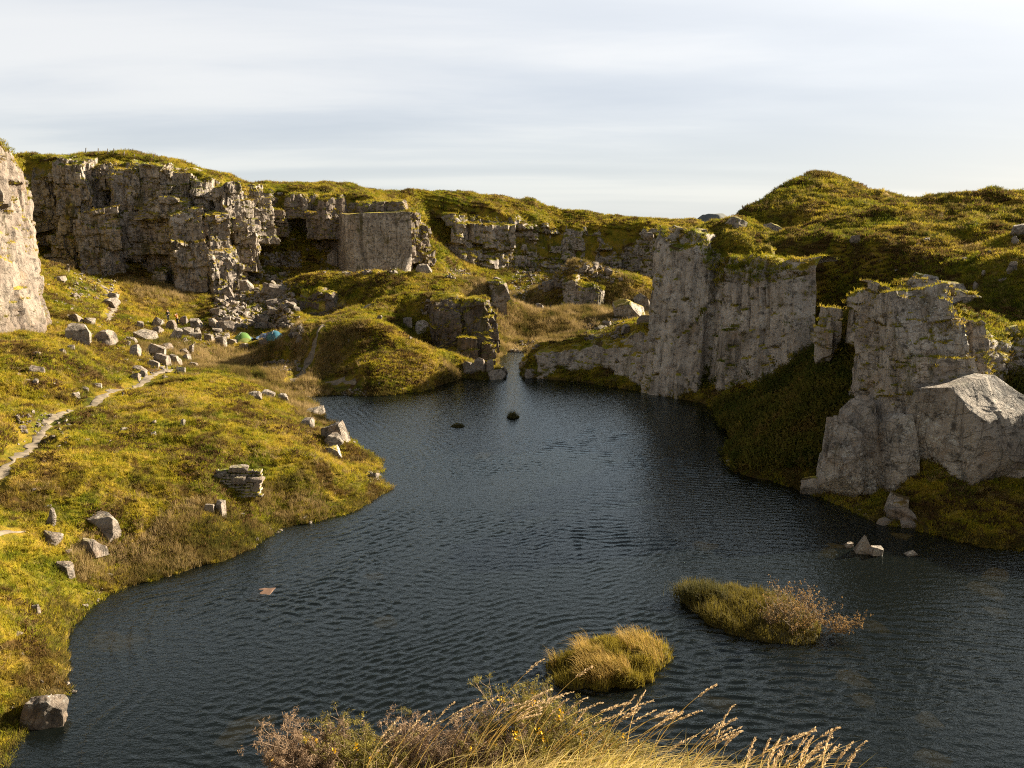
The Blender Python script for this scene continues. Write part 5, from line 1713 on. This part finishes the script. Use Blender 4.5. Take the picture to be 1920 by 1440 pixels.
def twig_shrub(name, stems, seed, mat_b, mat_l, leaves, height, reach, leaf=0.025, lean=(0.25, -0.1), loc=(0, 0, 0), base_spread=.5, levels=3, rad0=.016, label=None, flowers=None, nsub=4, leafmode='leaf'):
    """many-stemmed shrub: tapering twigs as three-sided tubes, leaves as small faces"""
    r = np.random.default_rng(seed)
    BV, BQ, LV, LQ = [], [], [], []
    tips = []

    def tube(pts, r0, r1):
        m = len(pts)
        b = len(BV)
        for i, p_ in enumerate(pts):
            d = pts[min(i + 1, m - 1)] - pts[max(i - 1, 0)]
            d = d / (np.linalg.norm(d) + 1e-9)
            u = np.cross(d, (0.3, 0.8, 0.5))
            u /= np.linalg.norm(u) + 1e-9
            v = np.cross(d, u)
            rad = r0 + (r1 - r0) * i / (m - 1)
            for k in range(3):
                a = k * 2.0944
                BV.append(p_ + rad * (math.cos(a) * u + math.sin(a) * v))
        for i in range(m - 1):
            for k in range(3):
                k2 = (k + 1) % 3
                BQ.append((b + 3 * i + k, b + 3 * i + k2, b + 3 * i + 3 + k2, b + 3 * i + 3 + k))

    def grow(p0, d, L, rad, lev):
        n = 5
        pts = [p0]
        dd = d.copy()
        for i in range(n):
            dd = dd + r.normal(0, .16, 3) + np.array((lean[0] * .06, lean[1] * .06, .03))
            dd /= np.linalg.norm(dd)
            pts.append(pts[-1] + dd * L / n)
        tube(pts, rad, rad * .45)
        if lev == 0:
            tips.append((pts[-2], pts[-1]))
            return
        for k in range(nsub + r.integers(0, 2)):
            i = r.integers(1, n + 1)
            nd = dd + r.normal(0, .55, 3)
            nd[2] = abs(nd[2]) * .8 + .15
            nd /= np.linalg.norm(nd)
            grow(pts[i], nd, L * r.uniform(.45, .7), rad * .55, lev - 1)

    for s in range(stems):
        a = r.uniform(0, 6.283)
        p0 = np.array((math.cos(a) * base_spread * r.uniform(0, 1), math.sin(a) * base_spread * .5 * r.uniform(0, 1), -.05))
        d = np.array((math.cos(a) * reach + lean[0], math.sin(a) * reach * .6 + lean[1], 1.0)) + r.normal(0, .15, 3)
        d /= np.linalg.norm(d)
        grow(p0, d, height * r.uniform(.45, .75), rad0, levels - 1)
    for a, b in tips:
        for k in range(leaves):
            t_ = r.uniform(0, 1.1)
            c = a + (b - a) * t_ + r.normal(0, leaf * .6, 3)
            u = r.normal(size=3)
            u /= np.linalg.norm(u)
            w = np.cross(u, r.normal(size=3))
            w /= np.linalg.norm(w) + 1e-9
            n0 = len(LV)
            s_ = leaf * r.uniform(.5, 1.2)
            wd = .45 if leafmode == 'leaf' else .10
            LV += [c - u * s_ * .5, c + w * s_ * wd, c + u * s_ * .9, c - w * s_ * wd]
            LQ.append((n0, n0 + 1, n0 + 2, n0 + 3))
    o = tag(empty(name, loc), label, "shrub")
    link("branches", make_mesh("branches", BV, BQ), mat_b, o)
    link("leaves", make_mesh("leaves", LV, LQ, smooth=False), mat_l, o)
    if flowers:
        cnt, mat_f, fs = flowers
        FV, FQ = [], []
        for k in range(cnt):
            a, b = tips[r.integers(len(tips))]
            c0 = b + r.normal(0, .012, 3)
            for j in range(7):
                u = r.normal(size=3)
                u[2] = abs(u[2]) + .3
                u /= np.linalg.norm(u)
                w = np.cross(u, r.normal(size=3))
                w /= np.linalg.norm(w) + 1e-9
                n0 = len(FV)
                c = c0 + r.normal(0, fs * .5, 3)
                FV += [c, c + u * fs * .6 + w * fs * .35, c + u * fs, c + u * fs * .6 - w * fs * .35]
                FQ.append((n0, n0 + 1, n0 + 2, n0 + 3))
        link("flowers", make_mesh("flowers", FV, FQ, smooth=False), mat_f, o)
    return o


twig_shrub("shrub", 30, 5, M['bark'], M['dryleaf'], 4, 1.75, .55, .055, (.35, -.05), tuple(at(1478, 1178, z=.15)), 1.1, 3, .017, "bare twiggy brown shrub growing at the right end of the long islet")
twig_shrub("shrub", 12, 6, M['bark'], M['dryleaf'], 5, 1.15, .5, .05, (.8, -.35), tuple(at(1555, 1186, z=.05)), .7, 3, .013, "sprawling bare shrub trailing into the water right of the long islet")

for px, py, w, hgt, lab, sd_ in [(962, 784, .55, .75, "small dark rush tussock alone in the middle of the lake, the larger of two", 11), (858, 801, .62, .38, "low dark rush tussock in the middle of the lake, the smaller of two", 12)]:
    c = at(px, py, z=0)
    o = tag(empty("tussock", tuple(c)), lab, "tussock")
    ang = rp.uniform(0, 6.283, 800)
    rad = np.sqrt(rp.uniform(0, 1, 800))
    p = np.stack([np.cos(ang) * rad * w, np.sin(ang) * rad * w * .7 + .3, np.full(800, -.03)], 1)
    V, Q, T = blades(p, rp.uniform(.35, 1.15, 800) * hgt * 1.25 * (1 - .8 * rad ** 1.4), (-.15, 0), .035, sd_, spread=.75)
    link("rushes", make_mesh("rushes", V, Q, T, False), M['darkrush'], o)
    V, Q = chisel((w * 2.0, w * 1.2, .25), sd_, n=8, cuts=4, rnd=1.0)
    link("peat", make_mesh("peat", V + (0, .3, -.2), Q), M['peat'], o)

# --- the brow in front of the camera: gorse, heather, tall dry grass
M['gorse_wood'] = mat_plain("gorse_wood", (0.17, 0.115, 0.075), 0.9, 0.3, 30.0)
M['gorse_spine'] = mat_plain("gorse_spines", (0.17, 0.14, 0.025), 0.75, 0.55, 14.0, 0.3)
M['dead_spine'] = mat_plain("dead_gorse_spines", (0.22, 0.145, 0.085), 0.85, 0.45, 14.0, 0.25)
M['gorse_bloom'] = mat_plain("gorse_blossom", (0.80, 0.46, 0.01), 0.6, 0.15, 30.0, 0.25)
M['bent'] = mat_plain("bent_grass", (0.60, 0.45, 0.17), 0.8, 0.3, 4.0, 0.5)
M['green_blade'] = mat_plain("green_grass", (0.38, 0.31, 0.06), 0.8, 0.35, 4.0, 0.5)
M['seed'] = mat_plain("grass_seed_head", (0.60, 0.44, 0.26), 0.8, 0.2, 20.0, 0.5)


def brow(px, py_top, d, hgt):
    """plan place at depth d behind px, with the plant base hgt below its top pixel"""
    p = at(px, py_top, d=d)
    return (p[0], p[1], p[2] - hgt)


for px, py, d, hgt, sd_, kind, lab, rch in [
        (560, 1334, 3.75, .42, 21, 'mix', "brown sided gorse bush with a yellow top, leftmost on the foreground brow", .45),
        (655, 1332, 3.80, .42, 22, 'green', "green tipped gorse bush second from the left on the foreground brow", .45),
        (790, 1330, 3.85, .42, 23, 'dead', "brown dead gorse bush in the middle of the foreground brow", .6),
        (885, 1334, 3.85, .42, 24, 'dead', "smaller brown dead bush pressed against the yellow flowered gorse", .5),
        (985, 1284, 3.95, .46, 25, 'bloom', "gorse bush with many yellow flowers at the top of the foreground brow", .45),
        (1090, 1312, 3.90, .42, 26, 'bloom', "low yellow flowered gorse bush right of the tallest gorse", .5)]:
    ml = {'mix': M['dead_spine'], 'green': M['gorse_spine'], 'dead': M['dead_spine'], 'bloom': M['gorse_spine']}[kind]
    fl = {'mix': (9, M['gorse_bloom'], .017), 'green': (9, M['gorse_bloom'], .016), 'dead': None, 'bloom': (34, M['gorse_bloom'], .019)}[kind]
    twig_shrub("gorse_bush", 19, sd_, M['gorse_wood'], ml, 30, hgt * .86, rch, .016, (.10, -.05), brow(px, py, d, hgt), .15, 3, .005, lab, fl, nsub=5, leafmode='spine')


def build_foreground_grass():
    r = np.random.default_rng(71)
    n = 36000
    x = r.uniform(-3.2, 4.2, n)
    y = r.uniform(1.2, 4.6, n)
    g = ground(x, y)
    el = (g - EYE) / np.hypot(x, y)
    # keep the sward on the brow, thinning down the drop
    need = (EYE - .743 * y) - g
    ok = (g > 13.0) & (r.uniform(0, 1, n) < sstep(12.9, 14.1, g) + .12) & ~((x < -.95) & (y > 2.6) & (r.uniform(0, 1, n) < .9))
    tall = (need > 0) & (need < .75) & (x > -.75) & (x < 1.25) & (y > 2.7)
    P = np.stack([x, y, g - .02], 1)[ok]
    hh = r.uniform(.10, .34, len(P))
    hh = np.where(tall[ok] & (r.uniform(0, 1, len(P)) < .30), np.maximum(hh, need[ok] * 1.05 + r.uniform(.0, .12, len(P))), hh)
    half = r.uniform(0, 1, len(P)) < .5
    V, Q, T = blades(P[half], hh[half], (.6, .05), .0052, 1, segs=5, spread=.45, droop=.5)
    V2, Q2, T2 = blades(P[~half], hh[~half] * 1.25, (.85, .10), .0042, 2, segs=5, spread=.40, droop=.5)
    o = link("grass", make_mesh("grass", V, Q, T, False), M['green_blade'])
    tag(o, "green grass on the brow at the photographer's feet", "grass", kind='stuff')
    o = link("grass", make_mesh("grass", V2, Q2, T2, False), M['bent'])
    tag(o, "dry golden grass on the brow at the photographer's feet", "grass", kind='stuff')


build_foreground_grass()


def grass_stalk(base, tip, seed, head, mat_s, mat_h, lab, grp):
    """one tall stalk: a thin bent stem with a feathery seed head"""
    r = np.random.default_rng(seed)
    base, tip = np.array(base), np.array(tip)
    L = np.linalg.norm(tip - base)
    ctrl = base + (tip - base) * .5 + np.array((-.10, 0, .16)) * L
    t = np.linspace(0, 1, 12)[:, None]
    P = (1 - t) ** 2 * base + 2 * t * (1 - t) * ctrl + t ** 2 * tip
    SV, SQ = [], []
    for i, p_ in enumerate(P):
        rad = .0028 * (1 - .6 * i / 11)
        for k in range(3):
            a = k * 2.0944
            SV.append(p_ + rad * np.array((math.cos(a), math.sin(a) * .6, math.sin(a) * .8)))
    for i in range(11):
        for k in range(3):
            k2 = (k + 1) % 3
            SQ.append((3 * i + k, 3 * i + k2, 3 * i + 3 + k2, 3 * i + 3 + k))
    HV, HQ = [], []
    f0 = 1 - head / L
    for k in range(46):
        f = f0 + (1 - f0) * (k / 45)
        c = (1 - f) ** 2 * base + 2 * f * (1 - f) * ctrl + f ** 2 * tip
        d = 2 * (1 - f) * (ctrl - base) + 2 * f * (tip - ctrl)
        d /= np.linalg.norm(d)
        w = r.normal(size=3)
        w -= d * (w @ d)
        w /= np.linalg.norm(w) + 1e-9
        u = d * .85 + w * .5
        s_ = .019 * r.uniform(.6, 1.2) * (1 - .5 * abs((k / 45) - .35))
        s2 = np.cross(u, r.normal(size=3))
        s2 /= np.linalg.norm(s2) + 1e-9
        n0 = len(HV)
        HV += [c, c + u * s_ * .5 + s2 * .0032, c + u * s_, c + u * s_ * .5 - s2 * .0032]
        HQ.append((n0, n0 + 1, n0 + 2, n0 + 3))
    o = tag(empty("grass_stalk", tuple(base)), lab, "grass stalk", grp)
    link("stem", make_mesh("stem", np.array(SV) - base, SQ), mat_s, o)
    link("seed_head", make_mesh("seed_head", np.array(HV) - base, HQ, smooth=False), mat_h, o)


STALKS = [  # base px, base py, tip px, tip py, depth, own label (or None for the many)
    (900, 1400, 1020, 1235, 3.9, "longest thin stalk rising alone over the dark water above the yellow gorse"),
    (985, 1400, 1110, 1250, 3.8, "second long stalk, crossing in front of the golden tussock islet"),
    (1215, 1425, 1344, 1284, 3.7, "forked stalk standing clear over the water right of the gorse"),
    (1340, 1405, 1376, 1322, 3.6, "stalk with a broad drooping oat like seed head over the water"),
    (1175, 1400, 1210, 1296, 3.8, "stalk with a broad pale plume right of the yellow gorse")]
for k in range(60):
    u = rp.uniform(0, 1)
    px = 700 + 900 * u
    top = np.interp(px, [600, 760, 900, 1040, 1200, 1300, 1400, 1500, 1620], [1375, 1352, 1325, 1310, 1320, 1345, 1372, 1385, 1392]) + rp.normal(0, 14)
    STALKS.append((px - rp.uniform(60, 170), top + rp.uniform(85, 150), px, top, rp.uniform(3.3, 3.9), None))
for k in range(18):
    px = rp.uniform(1400, 1625)
    STALKS.append((px - rp.uniform(20, 60), 1480, px, rp.uniform(1368, 1415), rp.uniform(3.3, 3.7), None))
for k, (bx, by, tx, ty, d, lab) in enumerate(STALKS):
    b = at(bx, by, d=d - .05)
    b[2] = min(b[2], ground(b[:1], b[1:2])[0] + .35)
    grass_stalk(b, at(tx, ty, d=d + .08), 800 + k, rp.uniform(.10, .18), M['bent'], M['seed'], lab or "tall dry grass stalk with a pale seed head bent by wind on the foreground brow",
                None if lab else "dry grass stalks on the foreground brow")
# ------------------------------------------------------------------ tents, people, fence posts, ruined wall, drowned stones, far hill
M['tent_green'] = mat_plain("green_tent_fabric", (0.13, 0.24, 0.055), 0.55, 0.08, 5.0, 0.3)
M['tent_lime'] = mat_plain("lime_tent_fabric", (0.40, 0.44, 0.12), 0.55, 0.08, 5.0, 0.3)
M['tent_blue'] = mat_plain("blue_tent_fabric", (0.045, 0.16, 0.22), 0.55, 0.08, 5.0, 0.3)
M['tent_teal'] = mat_plain("teal_tent_fabric", (0.10, 0.28, 0.32), 0.55, 0.08, 5.0, 0.3)
M['tarp'] = mat_plain("blue_tarpaulin", (0.07, 0.12, 0.22), 0.5, 0.2, 4.0)
M['pole'] = mat_plain("tent_pole_grey", (0.25, 0.25, 0.25), 0.4, 0.1, 8.0)


def tent(label, px, py, w, d_, h, m_side, m_front, rz):
    g = ground_pt(px, py)
    root = tag(empty("tent", tuple(g), rz), label, "tent")
    nu, nv = 25, 13
    u, v = np.linspace(0, 1, nu), np.linspace(0, 1, nv)
    U, Vv = np.meshgrid(u, v, indexing='ij')
    ang = math.pi * U
    ridge = np.sin(math.pi * (0.12 + 0.76 * Vv)) ** .55
    X = -np.cos(ang) * w / 2 * (.70 + .30 * ridge)
    Z = np.sin(ang) ** .8 * h * ridge - .03
    Y = (Vv - .5) * d_
    Z -= .04 * h * np.cos(6 * math.pi * Vv) * np.sin(ang)
    link("flysheet", make_mesh("flysheet", np.stack([X, Y, Z], -1).reshape(-1, 3), grid_quads(nu, nv)), m_side, root)
    # door panel closing the near end
    k = np.linspace(0, 1, 9)
    e = np.stack([X[:, 0], Y[:, 0] - .02, Z[:, 0]], -1)
    D = e[:, None, :] * (1 - k)[None, :, None] + np.array((0, -d_ * .5 - .16, 0.0))[None, None, :] * k[None, :, None]
    link("door", make_mesh("door", D.reshape(-1, 3), grid_quads(nu, 9)), m_front, root)
    for a_, b_ in (((0, 0), (nu - 1, nv - 1)), ((0, nv - 1), (nu - 1, 0))):
        t = np.linspace(0, 1, 18)
        ii = (a_[0] + (b_[0] - a_[0]) * t)
        jj = (a_[1] + (b_[1] - a_[1]) * t)
        P = np.stack([np.array([A[int(i), int(round(j))] for i, j in zip(ii, jj)]) for A in (X, Y, Z)], -1) * 1.02
        V, Q = [], []
        for i, p in enumerate(P):
            for q in range(4):
                V.append(p + .018 * np.array((math.cos(q * 1.571), .3 * math.sin(q * 1.571), math.sin(q * 1.571))))
        for i in range(len(P) - 1):
            for q in range(4):
                Q.append((4 * i + q, 4 * i + (q + 1) % 4, 4 * i + 4 + (q + 1) % 4, 4 * i + 4 + q))
        link("tent_pole", make_mesh("tent_pole", V, Q), M['pole'], root)
    return root


tent("green dome tent with a lime front pitched among the rocks on the quarry floor", 456, 641, 2.1, 2.4, 1.3, M['tent_green'], M['tent_lime'], .55)
tent("blue dome tent pitched right of the green tent below the boulder field", 516, 638, 1.9, 2.2, 1.3, M['tent_blue'], M['tent_teal'], .75)
g = ground_pt(487, 635)
u = np.linspace(-1, 1, 22)
U, Vv = np.meshgrid(u, u[::2], indexing='ij')
X, Y = U * 1.5, Vv * .9
V = np.stack([X, Y, ground(X + g[0], Y + g[1]) - g[2] + .22 + .10 * vnoise2(X * 2, Y * 2, 4)], -1).reshape(-1, 3)
Q = grid_quads(22, 11)
n = len(V)
V = np.concatenate([V, V - (0, 0, .03)])
tag(link("groundsheet", make_mesh("groundsheet", V, np.concatenate([Q, Q[:, ::-1] + n])), M['tarp'], loc=tuple(g)), "blue groundsheet spread on the grass between the two tents", "groundsheet")

M['skin'] = mat_plain("skin", (0.50, 0.30, 0.21), 0.6, 0.08, 12.0)
M['hair'] = mat_plain("dark_hair", (0.035, 0.025, 0.018), 0.8, 0.2, 30.0)
M['orange_top'] = mat_plain("orange_jacket", (0.62, 0.20, 0.035), 0.8, 0.12, 14.0)
M['black_top'] = mat_plain("black_jacket", (0.016, 0.016, 0.018), 0.8, 0.2, 14.0)
M['trousers'] = mat_plain("dark_trousers", (0.022, 0.024, 0.032), 0.85, 0.2, 14.0)


def skin_mesh(name, verts, edges, radii, root_i=0, sub=1):
    me = bpy.data.meshes.new(name)
    me.from_pydata([tuple(v) for v in verts], edges, [])
    o = bpy.data.objects.new(name, me)
    COL.objects.link(o)
    o.modifiers.new("skin", 'SKIN').use_smooth_shade = True
    for i, sv in enumerate(me.skin_vertices[0].data):
        rr = radii[i]
        sv.radius = rr if isinstance(rr, tuple) else (rr, rr)
        sv.use_root = (i == root_i)
    sb = o.modifiers.new("sub", 'SUBSURF')
    sb.levels = sb.render_levels = sub
    dg = bpy.context.evaluated_depsgraph_get()
    me2 = bpy.data.meshes.new_from_object(o.evaluated_get(dg))
    me2.name = name
    bpy.data.objects.remove(o)
    return me2


def person(label, loc, rz, pose, m_top, scale=1.0):
    J = dict(pelvis=(0, 0, .95), spine=(0, -.01, 1.15), chest=(0, 0, 1.36), neck=(0, .01, 1.50), jaw=(0, .035, 1.585), head=(0, .02, 1.66), crown=(0, .0, 1.74))
    for s, sg in (('L', 1), ('R', -1)):
        J['hip' + s] = (.095 * sg, 0, .90)
        J['knee' + s] = (.10 * sg, .03, .50)
        J['ankle' + s] = (.11 * sg, -.02, .09)
        J['toe' + s] = (.13 * sg, .15, .035)
        J['sho' + s] = (.185 * sg, 0, 1.42)
        J['elb' + s] = (.25 * sg, -.03, 1.14)
        J['wri' + s] = (.24 * sg, .10, .92)
        J['han' + s] = (.235 * sg, .14, .84)
    J.update(pose)
    Rr = dict(pelvis=(.15, .11), spine=(.135, .10), chest=(.165, .11), neck=.055, jaw=(.062, .075), head=(.078, .095), crown=(.055, .065), hip=.085, knee=.058, ankle=.04, toe=.035, sho=.062, elb=.044, wri=.03, han=(.042, .025))
    E = [('pelvis', 'spine'), ('spine', 'chest'), ('chest', 'neck'), ('neck', 'jaw'), ('jaw', 'head'), ('head', 'crown')]
    for s in 'LR':
        E += [('pelvis', 'hip' + s), ('hip' + s, 'knee' + s), ('knee' + s, 'ankle' + s), ('ankle' + s, 'toe' + s), ('chest', 'sho' + s), ('sho' + s, 'elb' + s), ('elb' + s, 'wri' + s), ('wri' + s, 'han' + s)]
    names = list(J)
    verts = [J[n] for n in names]
    rad = [Rr[n] if n in Rr else Rr[n[:-1]] for n in names]
    # fingers and thumb
    for s, sg in (('L', 1), ('R', -1)):
        h, w_ = np.array(J['han' + s]), np.array(J['wri' + s])
        d = (h - w_) / np.linalg.norm(h - w_)
        sd_ = np.cross(d, (1, 0, 0))
        sd_ /= np.linalg.norm(sd_) + 1e-9
        for f in range(5):
            off = (f - 1.5) * .02 if f < 4 else -.045
            ln = (.062, .075, .07, .055, .045)[f]
            b = h + sd_ * off + d * (.02 if f < 4 else -.02)
            c = b + d * ln * (.6) + sd_ * (0 if f < 4 else -.02)
            e_ = c + d * ln * .5 + np.array((-sg * .015, 0, -.004))
            i0 = len(verts)
            verts += [tuple(b), tuple(c), tuple(e_)]
            rad += [.010, .009, .008]
            names += ['f'] * 3
            E += [('han' + s, i0), (i0, i0 + 1), (i0 + 1, i0 + 2)]
    idx = {n: i for i, n in enumerate(names) if n != 'f'}
    edges = [tuple(idx[a] if isinstance(a, str) else a for a in e) for e in E]
    o = empty("person", tuple(loc), rz)
    o.scale = (scale,) * 3
    tag(o, label, "person")
    body = link("body", skin_mesh("body", verts, edges, rad, 0, 1), M['skin'], o)
    me = body.data
    # eyes, nose: small raised features on the face
    hd = np.array(J['head'])

    def sub(keys_edges, grow, name, mat):
        ks = sorted({k for e in keys_edges for k in e})
        vv = [J[k] for k in ks]
        rr_ = []
        for k in ks:
            r0 = Rr[k] if k in Rr else Rr[k[:-1]]
            rr_.append(tuple(q * grow + .012 for q in r0) if isinstance(r0, tuple) else r0 * grow + .012)
        ii = {k: i for i, k in enumerate(ks)}
        root_i = ii['chest'] if 'chest' in ii else ii['pelvis']
        link(name, skin_mesh(name, vv, [(ii[a], ii[b]) for a, b in keys_edges], rr_, root_i, 1), mat, o)

    sub([('pelvis', 'spine'), ('spine', 'chest')] + [e for s in 'LR' for e in (('chest', 'sho' + s), ('sho' + s, 'elb' + s), ('elb' + s, 'wri' + s))], 1.08, "jacket", m_top)
    sub([e for s in 'LR' for e in (('pelvis', 'hip' + s), ('hip' + s, 'knee' + s), ('knee' + s, 'ankle' + s))], 1.06, "trousers", M['trousers'])
    sub_h = [(0, -.02, 0), (0, -.03, .05)]
    V, Q = chisel((.185, .215, .19), 3, n=10, cuts=30, rough=.02, depth=(-.4, -.1))
    link("hair", make_mesh("hair", V + hd + (0, -.022, -.03), Q), M['hair'], o)
    FV, FQ = chisel((.026, .035, .045), 4, n=4, cuts=3)
    link("nose", make_mesh("nose", FV + hd + (0, .098, -.045), FQ), M['skin'], o)
    return o


gp = ground_pt(333, 610)
person("person in an orange jacket and dark trousers standing with raised hands among the pale rocks", (gp[0], gp[1], gp[2]), math.pi * .8,
       dict(elbL=(.26, .16, 1.22), wriL=(.12, .26, 1.46), hanL=(.07, .26, 1.55), elbR=(-.26, .16, 1.22), wriR=(-.12, .26, 1.46), hanR=(-.07, .26, 1.55)), M['orange_top'])
gp = ground_pt(314, 603)
person("person in black standing behind the notched rock left of the person in orange", (gp[0], gp[1] + .3, gp[2]), math.pi * 1.2,
       dict(elbR=(-.30, .02, 1.16), wriR=(-.16, .16, 1.06), hanR=(-.08, .19, 1.05)), M['black_top'])
gp = ground_pt(1147, 403)
if gp is not None:
    person("tiny lone figure standing on the far green skyline", (gp[0], gp[1], gp[2] - .05), 2.4, {}, M['black_top'])

# fence posts along the top of the left cliff
M['post'] = mat_plain("weathered_post", (0.10, 0.085, 0.07), 0.9, 0.3, 12.0)
for k, (px, top, bot, tilt) in enumerate([(160, 277, 289, .15), (184, 278, 288, .12), (202, 282, 289, .06), (213, 279, 288, .16), (232, 285, 292, .2), (252, 289, 294, .1), (288, 290, 297, .05)]):
    d = 153.0
    b = at(px, bot, d=d)
    b[2] = ground(b[:1], b[1:2])[0]
    h = max(.9, at(px, top, d=d)[2] - b[2])
    V, Q = chisel((.13, .12, h + .4), 50 + k, n=6, cuts=3, rough=.03, depth=(.6, .9))
    V = rotz(V - (0, 0, .4), .3 * k, (0, tilt))
    tag(link("fence_post", make_mesh("fence_post", V, Q), M['post'], loc=tuple(b)), "thin dark fence post leaning on the skyline above the left cliff", "fence post", "fence posts above the left cliff")

# ruined dry stone wall in the near bank
gw = ground_pt(445, 930)
root = tag(empty("ruined_wall", tuple(gw)), "ruined dry stone wall built into the near left bank with flat capstones", "wall")
V, Q, n0 = [], [], 0
parts = []
rw = np.random.default_rng(5)
px2m = gw[1] / F_PX
for row in range(9):
    z = row * .155
    xl = -1.15 - .05 * row + rw.uniform(-.1, .1)
    xr = 1.25 - .02 * row
    x = xl + (max(0, 6 - row) * .10)
    while x < xr:
        w = rw.uniform(.14, .42)
        v, q = chisel((w * 1.02, rw.uniform(.3, .5), .165), int(rw.integers(1e6)), n=6, cuts=9, rough=.05, depth=(.0, .5))
        parts.append((v + (x + w / 2, .15 + .10 * row + rw.uniform(-.05, .05), z - .15), q))
        x += w
V, Q = join(parts)
me = make_mesh("stonework", V, Q)
me.set_sharp_from_angle(angle=R(35))
link("stonework", me, M['outcrop'], root)
for k, (x, y, z, sx, sy, sz, tz, ty) in enumerate([(-.10, .85, 1.20, 1.05, .7, .32, .1, .02), (.95, .55, .72, .98, .6, .20, -.05, .05), (.85, .25, -.12, .34, .3, .95, .1, .42), (-1.15, .75, .95, .75, .5, .22, .5, -.35), (-1.85, .95, .95, .8, .5, .2, .1, .1), (.0, .45, .62, .9, .5, .36, 0, 0)]):
    v, q = chisel((sx, sy, sz), 60 + k, n=12, cuts=9, rough=.04, depth=(.1, .6))
    me = make_mesh("capstone", rotz(v, tz, (0, ty)), q)
    me.set_sharp_from_angle(angle=R(32))
    link("capstone", me, M['boulder'], root, loc=(x, y, z))

# drowned stones seen through the water
M['drowned'] = mat_plain("algae_stone", (0.30, 0.22, 0.09), 0.9, 0.35, 2.0)
for k, (px, py, s, _) in enumerate(DROWNED):
    c = at(px, py, z=-.12)
    v, q = chisel((s * 1.3, s * 1.0, .30), 90 + k, n=9, cuts=10, rough=.05, depth=(-.1, .4))
    v = rotz(v, k * 1.3, (.06, .06)) + (0, 0, -.50)
    o = link("drowned_stone", make_mesh("drowned_stone", v, q), M['drowned'], loc=(c[0], c[1], 0))
    tag(o, "drowned stone showing dull yellow brown just under the lake surface", "stone", "stones under the lake surface")

# one blue hill far off behind the gap
c = at(1336, 414, d=3600)
xx = np.linspace(-1, 1, 60)
X, Y = np.meshgrid(xx * 130, np.linspace(-1, 1, 30) * 200, indexing='ij')
hh = np.clip(1 - (np.abs(X / 130) ** 1.3 + np.abs(Y / 200) ** 2), 0, 1)
Z = 97 * np.minimum(1, hh * 1.3) ** .8 + 5 * fbm2(X / 60, Y / 60, 3, 5) * hh - 30
me = make_mesh("hill", np.stack([X + c[0], Y + c[1], Z], -1).reshape(-1, 3), grid_quads(60, 30))
link("hill", me, mat_plain("far_moor", (0.085, 0.09, 0.085), 0.95, 0.3, .01))['kind'] = 'structure'
